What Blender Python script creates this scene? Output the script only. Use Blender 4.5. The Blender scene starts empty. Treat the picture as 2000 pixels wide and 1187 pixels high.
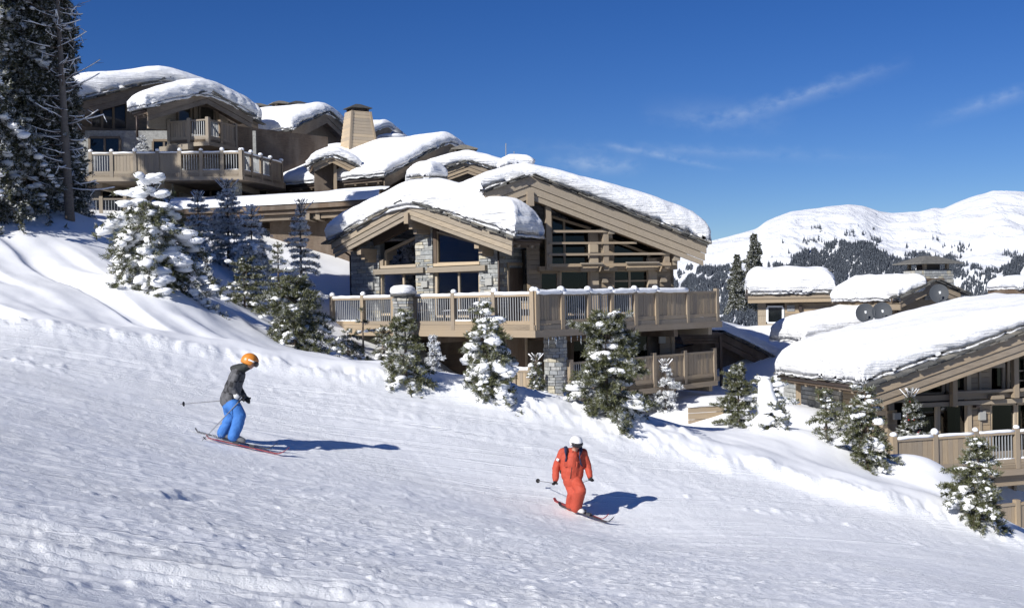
import bpy, math, random
import numpy as np
from mathutils import Vector, Matrix
R = math.radians
scene = bpy.context.scene
COL = scene.collection

# ------------------------------------------------------------------ camera, sky, sun, exposure
FPX = 2145.0                       # focal length in pixels of a 2000 px wide frame
PITCH, ROLL = 0.0058, 0.020
cam_d = bpy.data.cameras.new('camera'); cam = bpy.data.objects.new('camera', cam_d); COL.objects.link(cam)
cam_d.sensor_width = 36.0; cam_d.lens = 36.0 * FPX / 2000.0; cam_d.clip_start = 0.3; cam_d.clip_end = 40000
_f = Vector((0, math.cos(PITCH), -math.sin(PITCH))); _r0 = Vector((1, 0, 0)); _u0 = Vector((0, math.sin(PITCH), math.cos(PITCH)))
_r = math.cos(ROLL) * _r0 - math.sin(ROLL) * _u0; _u = math.sin(ROLL) * _r0 + math.cos(ROLL) * _u0
cam.matrix_world = Matrix(((_r.x, _u.x, -_f.x, 0), (_r.y, _u.y, -_f.y, 0), (_r.z, _u.z, -_f.z, 0), (0, 0, 0, 1)))
scene.camera = cam
SUN_AZ, SUN_EL = R(40), R(30.5)      # light travels toward +X+Y (azimuth from +Y), sun behind the left shoulder
LDIR = Vector((math.sin(SUN_AZ) * math.cos(SUN_EL), math.cos(SUN_AZ) * math.cos(SUN_EL), -math.sin(SUN_EL)))
world = bpy.data.worlds.new('World'); scene.world = world; world.use_nodes = True
wn = world.node_tree; wn.nodes.clear()
w_out = wn.nodes.new('ShaderNodeOutputWorld'); w_bg = wn.nodes.new('ShaderNodeBackground'); w_sky = wn.nodes.new('ShaderNodeTexSky')
w_sky.sky_type = 'NISHITA'; w_sky.sun_disc = False; w_sky.sun_elevation = SUN_EL
w_sky.sun_rotation = math.pi + SUN_AZ
w_sky.altitude = 2000; w_sky.air_density = 1.0; w_sky.dust_density = 0.25; w_sky.ozone_density = 5.0
w_bg.inputs['Strength'].default_value = 0.067
# thin cirrus streaks: great-circle bands on the sky direction, broken up by noise
def wnode(t, **k):
    n = wn.nodes.new(t)
    for a, b in k.items(): setattr(n, a, b)
    return n
def wmath(op, a, b=None, clamp=False):
    n = wnode('ShaderNodeMath', operation=op, use_clamp=clamp)
    for i, v in enumerate((a, b)):
        if v is None: continue
        if isinstance(v, (int, float)): n.inputs[i].default_value = v
        else: wn.links.new(v, n.inputs[i])
    return n.outputs[0]
w_tc = wnode('ShaderNodeTexCoord')
def ray(px, py):
    return _f + (px - 1000) / FPX * _r + (593.5 - py) / FPX * _u
def streak(p0, p1, half, strength, fade):
    a, b = ray(*p0).normalized(), ray(*p1).normalized()
    n = a.cross(b).normalized(); along = (b - a).normalized()
    def dot(v):
        d = wnode('ShaderNodeVectorMath', operation='DOT_PRODUCT'); wn.links.new(w_tc.outputs['Generated'], d.inputs[0]); d.inputs[1].default_value = v
        return d.outputs['Value']
    ns = wnode('ShaderNodeTexNoise'); mp = wnode('ShaderNodeMapping'); mp.inputs['Scale'].default_value = (14, 14, 22)
    wn.links.new(w_tc.outputs['Generated'], mp.inputs[0]); wn.links.new(mp.outputs[0], ns.inputs['Vector']); ns.inputs['Detail'].default_value = 4
    off = wmath('MULTIPLY', wmath('SUBTRACT', ns.outputs[0], 0.5), half * 0.8)
    dist = wmath('ABSOLUTE', wmath('ADD', dot(n), off))
    core = wmath('SUBTRACT', 1.0, wmath('DIVIDE', dist, half), True)
    core = wmath('POWER', core, 1.5)
    t = wmath('DIVIDE', wmath('SUBTRACT', dot(along), a.dot(along)), (b - a).dot(along))
    ends = wmath('MULTIPLY', wmath('MULTIPLY', t, fade, True), wmath('MULTIPLY', wmath('SUBTRACT', 1.0, t), fade, True))
    tex = wmath('MULTIPLY', wmath('SUBTRACT', ns.outputs[0], 0.28), 2.6, True)
    return wmath('MULTIPLY', wmath('MULTIPLY', core, ends), wmath('MULTIPLY', tex, strength))
tot = None
for s in ((( 1330, 262), (1790, 120), 0.012, 0.26, 2.2), ((1780, 250), (2160, 130), 0.011, 0.20, 2.4), ((1560, 230), (1240, 215), 0.020, 0.12, 2.5),
          ((1170, 280), (1440, 335), 0.0045, 0.26, 3.0), ((1060, 318), (1270, 330), 0.012, 0.34, 2.5), ((900, 283), (1800, 312), 0.010, 0.12, 2.5)):
    o = streak(*s); tot = o if tot is None else wmath('ADD', tot, o, True)
w_mix = wnode('ShaderNodeMix', data_type='RGBA')
w_hs = wnode('ShaderNodeHueSaturation'); w_hs.inputs['Saturation'].default_value = 1.24; w_hs.inputs['Hue'].default_value = 0.516
wn.links.new(w_sky.outputs[0], w_hs.inputs['Color'])
wn.links.new(tot, w_mix.inputs[0]); wn.links.new(w_hs.outputs[0], w_mix.inputs[6]); w_mix.inputs[7].default_value = (8.5, 9.8, 11.5, 1)
wn.links.new(w_mix.outputs[2], w_bg.inputs[0]); wn.links.new(w_bg.outputs[0], w_out.inputs[0])
sun_d = bpy.data.lights.new('sun', 'SUN'); sun = bpy.data.objects.new('sun', sun_d); COL.objects.link(sun)
sun_d.energy = 4.9; sun_d.angle = R(0.53); sun_d.color = (1.0, 0.97, 0.92)
sun.rotation_euler = LDIR.to_track_quat('-Z', 'Y').to_euler(); sun.location = (-30, -30, 40)
scene.view_settings.view_transform = 'Standard'; scene.view_settings.look = 'None'; scene.view_settings.exposure = 0.24; scene.view_settings.gamma = 1.0
scene.view_settings.use_curve_mapping = False
scene.cycles.max_bounces = 6; scene.cycles.diffuse_bounces = 3; scene.cycles.glossy_bounces = 3; scene.cycles.transparent_max_bounces = 8
scene.cycles.use_denoising = True

# ------------------------------------------------------------------ small tools
def P(px, py, y):                  # the point at depth y that the photograph shows at pixel (px, py)
    d = ray(px, py); return d * (y / d.y)
_H = lambda a: a
def _hash(ix, iy, seed):
    n = (ix.astype(np.int64) * 374761393 + iy.astype(np.int64) * 668265263 + seed * 974634231) & 0xffffffff
    n = ((n ^ (n >> 13)) * 1274126177) & 0xffffffff
    return ((n ^ (n >> 16)) & 0xffff) / 65535.0
def vnoise(x, y, seed=0):          # value noise, -1..1
    ix = np.floor(x); iy = np.floor(y); fx = x - ix; fy = y - iy
    ux = fx * fx * fx * (fx * (fx * 6 - 15) + 10); uy = fy * fy * fy * (fy * (fy * 6 - 15) + 10)
    a = _hash(ix, iy, seed); b = _hash(ix + 1, iy, seed); c = _hash(ix, iy + 1, seed); d = _hash(ix + 1, iy + 1, seed)
    return ((a * (1 - ux) + b * ux) * (1 - uy) + (c * (1 - ux) + d * ux) * uy) * 2 - 1
def fbm(x, y, seed=0, oct=4, gain=0.5):
    s = 0; a = 1.0; t = 0
    for k in range(oct):
        s = s + a * vnoise(x, y, seed + 17 * k); t += a; a *= gain; x = x * 2.03 + 5.1; y = y * 2.03 - 3.7
    return s / t
def sstep(a, b, x):
    t = np.clip((x - a) / (b - a), 0, 1); return t * t * (3 - 2 * t)

# materials -----------------------------------------------------------------------------------
MATS = {}
class NT:
    def __init__(s, name):
        s.m = bpy.data.materials.new(name); s.m.use_nodes = True; s.t = s.m.node_tree; s.t.nodes.clear()
        s.out = s.n('ShaderNodeOutputMaterial'); s.b = s.n('ShaderNodeBsdfPrincipled'); s.l(s.b.outputs[0], s.out.inputs[0]); MATS[name] = s.m
    def n(s, t, **k):
        n = s.t.nodes.new(t)
        for a, b in k.items(): setattr(n, a, b)
        return n
    def l(s, a, b): s.t.links.new(a, b)
    def coord(s, kind='Object', scale=(1, 1, 1), rnd=False):
        if kind == 'World': src = s.n('ShaderNodeNewGeometry').outputs['Position']
        else: src = s.n('ShaderNodeTexCoord').outputs[kind]
        m = s.n('ShaderNodeMapping'); m.inputs['Scale'].default_value = scale; s.l(src, m.inputs['Vector'])
        if rnd:
            oi = s.n('ShaderNodeObjectInfo'); mm = s.n('ShaderNodeMath', operation='MULTIPLY'); s.l(oi.outputs['Random'], mm.inputs[0]); mm.inputs[1].default_value = 57.0
            s.l(mm.outputs[0], m.inputs['Location'])
        return m.outputs[0]
    def noise(s, vec, scale, detail=4, rough=0.55):
        n = s.n('ShaderNodeTexNoise'); n.inputs['Scale'].default_value = scale; n.inputs['Detail'].default_value = detail; n.inputs['Roughness'].default_value = rough
        s.l(vec, n.inputs['Vector']); return n.outputs[0]
    def ramp(s, fac, stops):
        r = s.n('ShaderNodeValToRGB'); e = r.color_ramp.elements
        while len(e) > 1: e.remove(e[0])
        for i, (p, c) in enumerate(stops):
            el = e[0] if i == 0 else e.new(p)
            el.position = p; el.color = (*c, 1) if len(c) == 3 else c
        s.l(fac, r.inputs[0]); return r.outputs[0]
    def mix(s, fac, a, b, mode='MIX'):
        m = s.n('ShaderNodeMix', data_type='RGBA', blend_type=mode)
        for i, v in ((0, fac), (6, a), (7, b)):
            if isinstance(v, (int, float)): m.inputs[i].default_value = v
            elif isinstance(v, tuple): m.inputs[i].default_value = (*v, 1)
            else: s.l(v, m.inputs[i])
        return m.outputs[2]
    def math(s, op, a, b):
        m = s.n('ShaderNodeMath', operation=op)
        for i, v in enumerate((a, b)):
            if isinstance(v, (int, float)): m.inputs[i].default_value = v
            else: s.l(v, m.inputs[i])
        return m.outputs[0]
    def bump(s, h, strength=0.5, dist=0.02, prev=None):
        b = s.n('ShaderNodeBump'); b.inputs['Strength'].default_value = strength; b.inputs['Distance'].default_value = dist
        s.l(h, b.inputs['Height'])
        if prev is not None: s.l(prev, b.inputs['Normal'])
        return b.outputs[0]
    def set(s, color=None, rough=None, normal=None, **k):
        if color is not None:
            if isinstance(color, tuple): s.b.inputs['Base Color'].default_value = (*color, 1)
            else: s.l(color, s.b.inputs['Base Color'])
        if rough is not None:
            if isinstance(rough, (int, float)): s.b.inputs['Roughness'].default_value = rough
            else: s.l(rough, s.b.inputs['Roughness'])
        if normal is not None: s.l(normal, s.b.inputs['Normal'])
        for a, b in k.items(): s.b.inputs[a].default_value = b
        return s.m
def mat_plain(name, color, rough=0.6, **k):
    return NT(name).set(color, rough, **k)
def mat_snow(name, bump1=0.5, scale=9.0, dist=0.03, col=(0.875, 0.885, 0.90), fine=True, gran=0.0):
    t = NT(name); v = t.coord('World')
    n1 = t.noise(v, scale, 6, 0.6); nb = t.bump(n1, bump1, dist)
    if fine: nb = t.bump(t.noise(v, scale * 6, 3, 0.6), bump1 * 0.6, dist * 0.25, nb)
    c = t.mix(t.noise(v, 0.7, 3), tuple(x * 0.975 for x in col), col)
    return t.set(c, 0.75, nb, **{'Specular IOR Level': 0.15})
mat_snow('snow_bank', 0.35, 3.5, 0.02)
def mat_roof_snow():
    t = NT('snow_roof'); v = t.coord('World'); n1 = t.noise(v, 1.6, 7, 0.62); nb = t.bump(n1, 0.75, 0.10)
    lay = t.noise(t.coord('World', (0.8, 0.8, 9.0)), 1.6, 5, 0.6); geo = t.n('ShaderNodeNewGeometry'); sx = t.n('ShaderNodeSeparateXYZ'); t.l(geo.outputs['True Normal'], sx.inputs[0])
    steep = t.ramp(sx.outputs['Z'], [(0.35, (1, 1, 1)), (0.8, (0, 0, 0))]); nb = t.bump(t.math('MULTIPLY', lay, steep), 0.9, 0.16, nb)
    nb = t.bump(t.noise(v, 22.0, 4, 0.65), 0.35, 0.02, nb)
    return t.set(t.mix(t.noise(v, 0.7, 3), (0.85, 0.86, 0.88), (0.88, 0.89, 0.905)), 0.75, nb, **{'Specular IOR Level': 0.15})
mat_roof_snow()
mat_snow('snow_tree', 0.5, 14.0, 0.02)
def mat_piste():
    t = NT('snow_piste'); v = t.coord('World'); patch = t.ramp(t.noise(t.coord('World', (0.6, 1, 0)), 0.45, 3), [(0.36, (.25, .25, .25)), (0.62, (1, 1, 1))])
    n1 = t.noise(t.coord('World', (0.9, 1.05, 1.0)), 17.0, 7, 0.76); nb = t.bump(t.math('MULTIPLY', n1, patch), 0.8, 0.040)
    nb = t.bump(t.noise(v, 60.0, 4, 0.7), 0.7, 0.012, nb)
    m = t.n('ShaderNodeMapping'); m.inputs['Rotation'].default_value = (0, 0, -0.44); t.l(t.n('ShaderNodeNewGeometry').outputs['Position'], m.inputs[0])
    def track(sc, seed, lo, hi, d):
        m2 = t.n('ShaderNodeMapping'); m2.inputs['Scale'].default_value = sc; m2.inputs['Location'].default_value = (seed, seed * 2, 0); t.l(m.outputs[0], m2.inputs[0]); q = t.noise(m2.outputs[0], 1.0, 2, 0.4)
        return t.bump(t.ramp(q, [(lo, (0, 0, 0)), ((lo + hi) / 2, (1, 1, 1)), (hi, (0.1, .1, .1))]), 0.35, d, nb)
    nb = track((0.05, 2.2, 0), 3.0, .48, .52, .03); nb = track((0.03, 1.1, 0), 15.0, .488, .512, .04)
    c = t.mix(t.noise(v, 0.5, 3), (0.905, 0.92, 0.94), (0.935, 0.945, 0.955))
    return t.set(c, 0.65, nb, **{'Specular IOR Level': 0.25})
mat_piste()
def mat_wood(name, light, dark, rough=0.75, var=0.35):
    t = NT(name); v = t.coord('Object', (1.0, 9.0, 9.0), True)
    g = t.noise(v, 2.2, 8, 0.65); fine = t.noise(t.coord('Object', (2.0, 60.0, 60.0), True), 2.0, 4, 0.6)
    c = t.ramp(g, [(0.32, dark), (0.62, light), (0.85, tuple(min(1, x * 1.12) for x in light))])
    c = t.mix(0.35, c, t.ramp(fine, [(0.35, tuple(x * 0.55 for x in dark)), (0.6, light)]))
    oi = t.n('ShaderNodeObjectInfo'); hs = t.n('ShaderNodeHueSaturation'); t.l(c, hs.inputs['Color'])
    val = t.math('ADD', t.math('MULTIPLY', oi.outputs['Random'], var), 1.0 - var * 0.55); t.l(val, hs.inputs['Value'])
    t.l(t.math('ADD', t.math('MULTIPLY', oi.outputs['Random'], 0.25), 0.87), hs.inputs['Saturation'])
    w = t.noise(t.coord('World', (1, 1, 0.35)), 1.3, 5, 0.6)
    c2 = t.mix(t.ramp(w, [(0.45, (0, 0, 0)), (0.75, (0.4, 0.4, 0.4))]), hs.outputs[0], (0.29, 0.25, 0.205))
    return t.set(c2, rough, t.bump(g, 0.25, 0.01))
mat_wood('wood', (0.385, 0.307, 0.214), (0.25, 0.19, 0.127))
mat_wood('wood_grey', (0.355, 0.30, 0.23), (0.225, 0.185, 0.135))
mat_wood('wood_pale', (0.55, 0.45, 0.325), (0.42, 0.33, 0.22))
mat_wood('wood_brown', (0.225, 0.175, 0.125), (0.13, 0.098, 0.068))  # weathered brown, also darkened for the shade on the upper chalet
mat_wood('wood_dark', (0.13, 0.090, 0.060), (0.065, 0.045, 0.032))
mat_wood('bark', (0.15, 0.11, 0.085), (0.06, 0.045, 0.035))
def mat_stone(name, cols, var=0.5):
    t = NT(name); oi = t.n('ShaderNodeObjectInfo'); v = t.coord('World')
    r = t.n('ShaderNodeValToRGB'); r.color_ramp.interpolation = 'CONSTANT'; e = r.color_ramp.elements
    for i, c in enumerate(cols):
        el = e[i] if i < 2 else e.new(0); el.position = i / len(cols); el.color = (*c, 1)
    for i in range(len(cols)): e[i].position = i / len(cols); e[i].color = (*cols[i], 1)
    t.l(oi.outputs['Random'], r.inputs[0])
    n = t.noise(v, 9, 6, 0.65); c = t.mix(0.55, r.outputs[0], t.ramp(n, [(0.3, (0.28, 0.28, 0.28)), (0.7, (1.25, 1.25, 1.25))]), 'MULTIPLY')
    return t.set(c, 0.85, t.bump(n, 0.6, 0.03))
mat_stone('stone', [(0.34, 0.345, 0.335), (0.44, 0.44, 0.425), (0.27, 0.275, 0.27), (0.38, 0.39, 0.385), (0.50, 0.48, 0.42), (0.36, 0.37, 0.36), (0.47, 0.43, 0.33), (0.31, 0.325, 0.33)])
mat_stone('slate', [(0.10, 0.10, 0.095), (0.16, 0.155, 0.14), (0.07, 0.07, 0.068), (0.20, 0.185, 0.155)])
mat_plain('mortar', (0.20, 0.19, 0.175), 0.95)
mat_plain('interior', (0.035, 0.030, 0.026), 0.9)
mat_plain('metal_grey', (0.36, 0.37, 0.38), 0.45, Metallic=0.7)
mat_plain('metal_dark', (0.06, 0.045, 0.04), 0.5, Metallic=0.4)
mat_plain('curtain', (0.44, 0.42, 0.34), 0.9)
mat_plain('icicle', (0.75, 0.82, 0.88), 0.08, **{'Transmission Weight': 0.7, 'IOR': 1.31})
mat_plain('dish_grey', (0.045, 0.052, 0.062), 0.7)
mat_plain('lamp_grey', (0.36, 0.36, 0.34), 0.6)
mat_plain('white_cover', (0.7, 0.72, 0.72), 0.7)
def mat_glass():
    t = NT('glass'); tr = t.n('ShaderNodeBsdfTransparent'); tr.inputs[0].default_value = (0.40, 0.42, 0.43, 1)
    gl = t.n('ShaderNodeBsdfGlossy'); gl.inputs['Roughness'].default_value = 0.015; gl.inputs['Color'].default_value = (0.9, 0.93, 0.97, 1)
    fr = t.n('ShaderNodeFresnel'); fr.inputs['IOR'].default_value = 1.42
    nb = t.bump(t.noise(t.coord('World'), 1.2, 2), 0.04, 0.03); t.l(nb, gl.inputs['Normal'])
    mx = t.n('ShaderNodeMixShader'); t.l(fr.outputs[0], mx.inputs[0]); t.l(tr.outputs[0], mx.inputs[1]); t.l(gl.outputs[0], mx.inputs[2]); t.l(mx.outputs[0], t.out.inputs[0])
    t.t.nodes.remove(t.b)
mat_glass()

# objects -------------------------------------------------------------------------------------
WM = {}                            # world matrix of every object (parents never move after this)
def link(o, parent, wm=None):
    COL.objects.link(o); wm = wm if wm is not None else Matrix.Identity(4)
    if parent is not None:
        o.parent = parent; pm = WM[parent.name]
        o.matrix_parent_inverse = pm.inverted()
        o.matrix_basis = wm
    else: o.matrix_basis = wm
    WM[o.name] = wm.copy(); return o
def tag(o, label=None, cat=None, group=None, kind=None):
    if label: o['label'] = label
    if cat: o['category'] = cat
    if group: o['group'] = group
    if kind: o['kind'] = kind
    return o
def thing(name, label, cat, loc, rz=0.0, group=None):
    o = bpy.data.objects.new(name, None); o.empty_display_size = 0.3
    link(o, None, Matrix.Translation(loc) @ Matrix.Rotation(rz, 4, 'Z')); return tag(o, label, cat, group)
def group_part(name, parent, label=None):
    o = bpy.data.objects.new(name, None); link(o, parent, WM[parent.name]); return tag(o, label)
class MB:
    def __init__(s): s.v = []; s.f = []; s.m = []
    def add(s, vs, fs, mi=0):
        k = len(s.v); s.v.extend([tuple(v) for v in vs]); s.f.extend([tuple(i + k for i in f) for f in fs]); s.m.extend([mi] * len(fs)); return s
    def box(s, M, sx, sy, sz, mi=0):
        vs = [M @ Vector((x * sx / 2, y * sy / 2, z * sz / 2)) for x in (-1, 1) for y in (-1, 1) for z in (-1, 1)]
        return s.add(vs, [(0, 1, 3, 2), (4, 6, 7, 5), (0, 4, 5, 1), (2, 3, 7, 6), (0, 2, 6, 4), (1, 5, 7, 3)], mi)
    def hexa(s, b, t, mi=0):       # four bottom points, four top points, same order
        return s.add(list(b) + list(t), [(3, 2, 1, 0), (4, 5, 6, 7), (0, 1, 5, 4), (1, 2, 6, 5), (2, 3, 7, 6), (3, 0, 4, 7)], mi)
    def poly(s, pts, d, mi=0):     # extruded polygon
        n = len(pts); d = Vector(d)
        return s.add([Vector(p) for p in pts] + [Vector(p) + d for p in pts], [tuple(range(n)), tuple(range(2 * n - 1, n - 1, -1))] + [(i, i + n, (i + 1) % n + n, (i + 1) % n) for i in range(n)], mi)
    def tube(s, pts, rad, n=6, mi=0, cap=True, flat=1.0):
        pts = [Vector(p) for p in pts]; vs = []; fs = []
        if not isinstance(rad, (list, tuple)): rad = [rad] * len(pts)
        ref = Vector((0, 0, 1))
        for i, p in enumerate(pts):
            d = (pts[min(i + 1, len(pts) - 1)] - pts[max(i - 1, 0)])
            d = d.normalized() if d.length > 1e-9 else Vector((0, 0, 1))
            rf = ref if abs(d.z) < 0.95 else Vector((1, 0, 0))
            a = d.cross(rf).normalized(); b = a.cross(d)
            for k in range(n):
                t = 2 * math.pi * k / n; vs.append(p + (a * math.cos(t) + b * math.sin(t) * flat) * rad[i])
        for i in range(len(pts) - 1):
            for k in range(n): fs.append((i * n + k, i * n + (k + 1) % n, (i + 1) * n + (k + 1) % n, (i + 1) * n + k))
        if cap: fs.append(tuple(range(n - 1, -1, -1))); fs.append(tuple(range((len(pts) - 1) * n, len(pts) * n)))
        return s.add(vs, fs, mi)
    def blob(s, c, r, rng, n=8, m=6, jit=0.18, mi=0):
        c = Vector(c); vs = [c + Vector((0, 0, r[2]))]; fs = []
        for i in range(1, m):
            a = math.pi * i / m
            for k in range(n):
                t = 2 * math.pi * (k + 0.5 * (i % 2)) / n; j = 1 + rng.uniform(-jit, jit)
                vs.append(c + Vector((math.sin(a) * math.cos(t) * r[0] * j, math.sin(a) * math.sin(t) * r[1] * j, math.cos(a) * r[2] * (1 + rng.uniform(-jit, jit) * .5))))
        vs.append(c - Vector((0, 0, r[2])))
        for k in range(n): fs.append((0, 1 + k, 1 + (k + 1) % n))
        for i in range(m - 2):
            for k in range(n): fs.append((1 + i * n + k, 1 + (i + 1) * n + k, 1 + (i + 1) * n + (k + 1) % n, 1 + i * n + (k + 1) % n))
        e = len(vs) - 1; q = 1 + (m - 2) * n
        for k in range(n): fs.append((e, q + (k + 1) % n, q + k))
        return s.add(vs, fs, mi)
    def build(s, name, mat, parent=None, smooth=False, wm=None):
        me = bpy.data.meshes.new(name); wm = wm if wm is not None else (WM[parent.name] if parent is not None else Matrix.Identity(4))
        inv = wm.inverted(); me.from_pydata([tuple(inv @ Vector(v)) for v in s.v], [], s.f)
        for mm in (mat if isinstance(mat, (list, tuple)) else [mat]): me.materials.append(MATS[mm])
        if isinstance(mat, (list, tuple)): me.polygons.foreach_set('material_index', s.m)
        if smooth: me.polygons.foreach_set('use_smooth', [True] * len(me.polygons))
        me.update(); o = bpy.data.objects.new(name, me); return link(o, parent, wm)
_cubes = {}
def unit(mat):
    if mat not in _cubes:
        me = bpy.data.meshes.new('unit_' + mat); b = MB(); b.box(Matrix.Identity(4), 1, 1, 1); me.from_pydata(b.v, [], b.f); me.materials.append(MATS[mat]); _cubes[mat] = me
    return _cubes[mat]
def piece(name, M, sx, sy, sz, mat, parent):     # a box that shares the mesh of its material; its local X is its longest side
    s = [sx, sy, sz]; k = s.index(max(s))
    if k == 1: M = M @ Matrix(((0, -1, 0, 0), (1, 0, 0, 0), (0, 0, 1, 0), (0, 0, 0, 1))); s = [sy, sx, sz]
    elif k == 2: M = M @ Matrix(((0, 0, -1, 0), (0, 1, 0, 0), (1, 0, 0, 0), (0, 0, 0, 1))); s = [sz, sy, sx]
    o = bpy.data.objects.new(name, unit(mat)); return link(o, parent, M @ Matrix.Diagonal((*s, 1)))
def beam(name, p0, p1, w, h, mat, parent, up=(0, 0, 1)):
    p0, p1 = Vector(p0), Vector(p1); x = (p1 - p0); L = x.length; x.normalize(); y = Vector(up).cross(x).normalized(); z = x.cross(y)
    c = (p0 + p1) / 2; M = Matrix(((x.x, y.x, z.x, c.x), (x.y, y.y, z.y, c.y), (x.z, y.z, z.z, c.z), (0, 0, 0, 1)))
    return piece(name, M, L, w, h, mat, parent)
class Fr:                          # upright facade frame: t to the right along the wall, n outward, z up (world height)
    def __init__(s, o, deg):
        a = R(deg); s.o = Vector((o[0], o[1], 0)); s.deg = deg; s.a = a; s.t = Vector((math.cos(a), math.sin(a), 0)); s.n = Vector((math.sin(a), -math.cos(a), 0))
    def W(s, t, n, z): return s.o + s.t * t + s.n * n + Vector((0, 0, z))
    def px(s, px, py, n=0.0):      # where the sight line of a pixel meets the wall plane at offset n
        d = ray(px, py); k = (s.o + s.n * n).dot(s.n) / d.dot(s.n); q = d * k
        return (q - s.o).dot(s.t), q.z
    def M(s, t, n, z):
        c = s.W(t, n, z); return Matrix(((s.t.x, -s.n.x, 0, c.x), (s.t.y, -s.n.y, 0, c.y), (0, 0, 1, c.z), (0, 0, 0, 1)))
    def box(s, name, t0, t1, n0, n1, z0, z1, mat, parent):
        return piece(name, s.M((t0 + t1) / 2, (n0 + n1) / 2, (z0 + z1) / 2), abs(t1 - t0), abs(n1 - n0), abs(z1 - z0), mat, parent)
    def pbox(s, name, x0, y0, x1, y1, n, d, mat, parent):   # pixel rectangle on the plane n, thickness d behind it
        ta, za = s.px(x0, y0, n); tb, zb = s.px(x1, y1, n)
        tc, zc = s.px(x1, y0, n); td, zd = s.px(x0, y1, n)
        return s.box(name, (ta + td) / 2, (tb + tc) / 2, n, n - d, (zb + zd) / 2, (za + zc) / 2, mat, parent)

# ------------------------------------------------------------------ the ground: one snow sheet fitted through surveyed points
EDGE_PX = [(0, 642, 23), (240, 676, 24), (440, 705, 25), (700, 745, 26), (1000, 800, 27), (1130, 835, 27.2), (1350, 893, 27), (1600, 965, 26.5), (2000, 1080, 26)]
_cp = [P(*q) for q in EDGE_PX]
_cp += [P(*q) for q in (
    (0, 1187, 6.0), (500, 1187, 7.8), (1000, 1187, 10.0), (1500, 1187, 13.0), (2000, 1187, 16.5), (440, 862, 19.6), (1130, 1003, 21.3),
    (0, 520, 29.5), (0, 412, 37), (120, 412, 38), (215, 440, 40), (190, 500, 33), (290, 545, 31.5), (330, 556, 31), (430, 606, 30.5), (560, 676, 30), (700, 702, 30), (850, 725, 30.3),
    (1000, 752, 30.4), (1130, 792, 30.3), (1250, 806, 30.8), (1370, 838, 31), (1500, 836, 31), (1620, 858, 30.6), (1700, 905, 30.2), (1800, 892, 30.3), (1836, 905, 30.2),
    (1960, 1022, 29.5), (2060, 1060, 29.5),
    # hollow and hillside behind the bank
    (240, 440, 46), (170, 418, 54), (400, 472, 50), (540, 505, 50), (640, 592, 46), (560, 600, 43), (480, 590, 40), (640, 690, 38), (760, 735, 35.5), (900, 785, 35.5), (1080, 815, 36), (900, 770, 41), (1080, 800, 42),
    (1250, 845, 37), (1350, 845, 39), (1420, 775, 43), (1500, 780, 44), (1450, 762, 48), (1395, 745, 50), (1580, 800, 40), (1700, 880, 38), (1790, 930, 36.5), (1850, 1010, 34), (1960, 1030, 34), (2060, 1060, 36),
    (300, 420, 58), (700, 430, 60), (1000, 540, 66), (1530, 640, 54), (1400, 645, 62), (1700, 720, 60), (2000, 740, 60), (-300, 380, 45), (2300, 1180, 30), (-300, 620, 22))]
_cp += [Vector(q) for q in ((0, 0, -1.68), (-5, 0, -0.3), (5, 0, -3.0), (0, -20, -1.2), (-20, -20, 4), (20, -20, -7), (-30, 20, 5.5), (25, 18, -10), (-60, 60, 13), (-40, 90, 9), (0, 100, 2), (50, 90, -10), (60, 40, -20), (-70, 0, 16), (70, 0, -24), (0, -60, 2))]
_C = np.array([tuple(v) for v in _cp])
def _kern(r): return np.sqrt(r * r + 1.2)
_n = len(_C); _A = np.zeros((_n + 3, _n + 3)); _d = np.sqrt(((_C[:, None, :2] - _C[None, :, :2]) ** 2).sum(-1))
_A[:_n, :_n] = _kern(_d) - np.eye(_n) * 0.02; _A[:_n, _n] = 1; _A[:_n, _n + 1:] = _C[:, :2]; _A[_n, :_n] = 1; _A[_n + 1:, :_n] = _C[:, :2].T
_w = np.linalg.solve(_A, np.concatenate([_C[:, 2], np.zeros(3)]))
_ed = np.array([tuple(P(*q)) for q in EDGE_PX])
def edge_y(x):
    y = np.interp(x, _ed[:, 0], _ed[:, 1]); y = np.where(x < _ed[0, 0], _ed[0, 1] + (x - _ed[0, 0]) * 0.2, y); return y + 0.35 * vnoise(x * 0.45, x * 0 + 3.3, 5) + 0.15 * vnoise(x * 1.7, x * 0 + 1.3, 8)
MARK = (0.0, -50.0)
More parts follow.
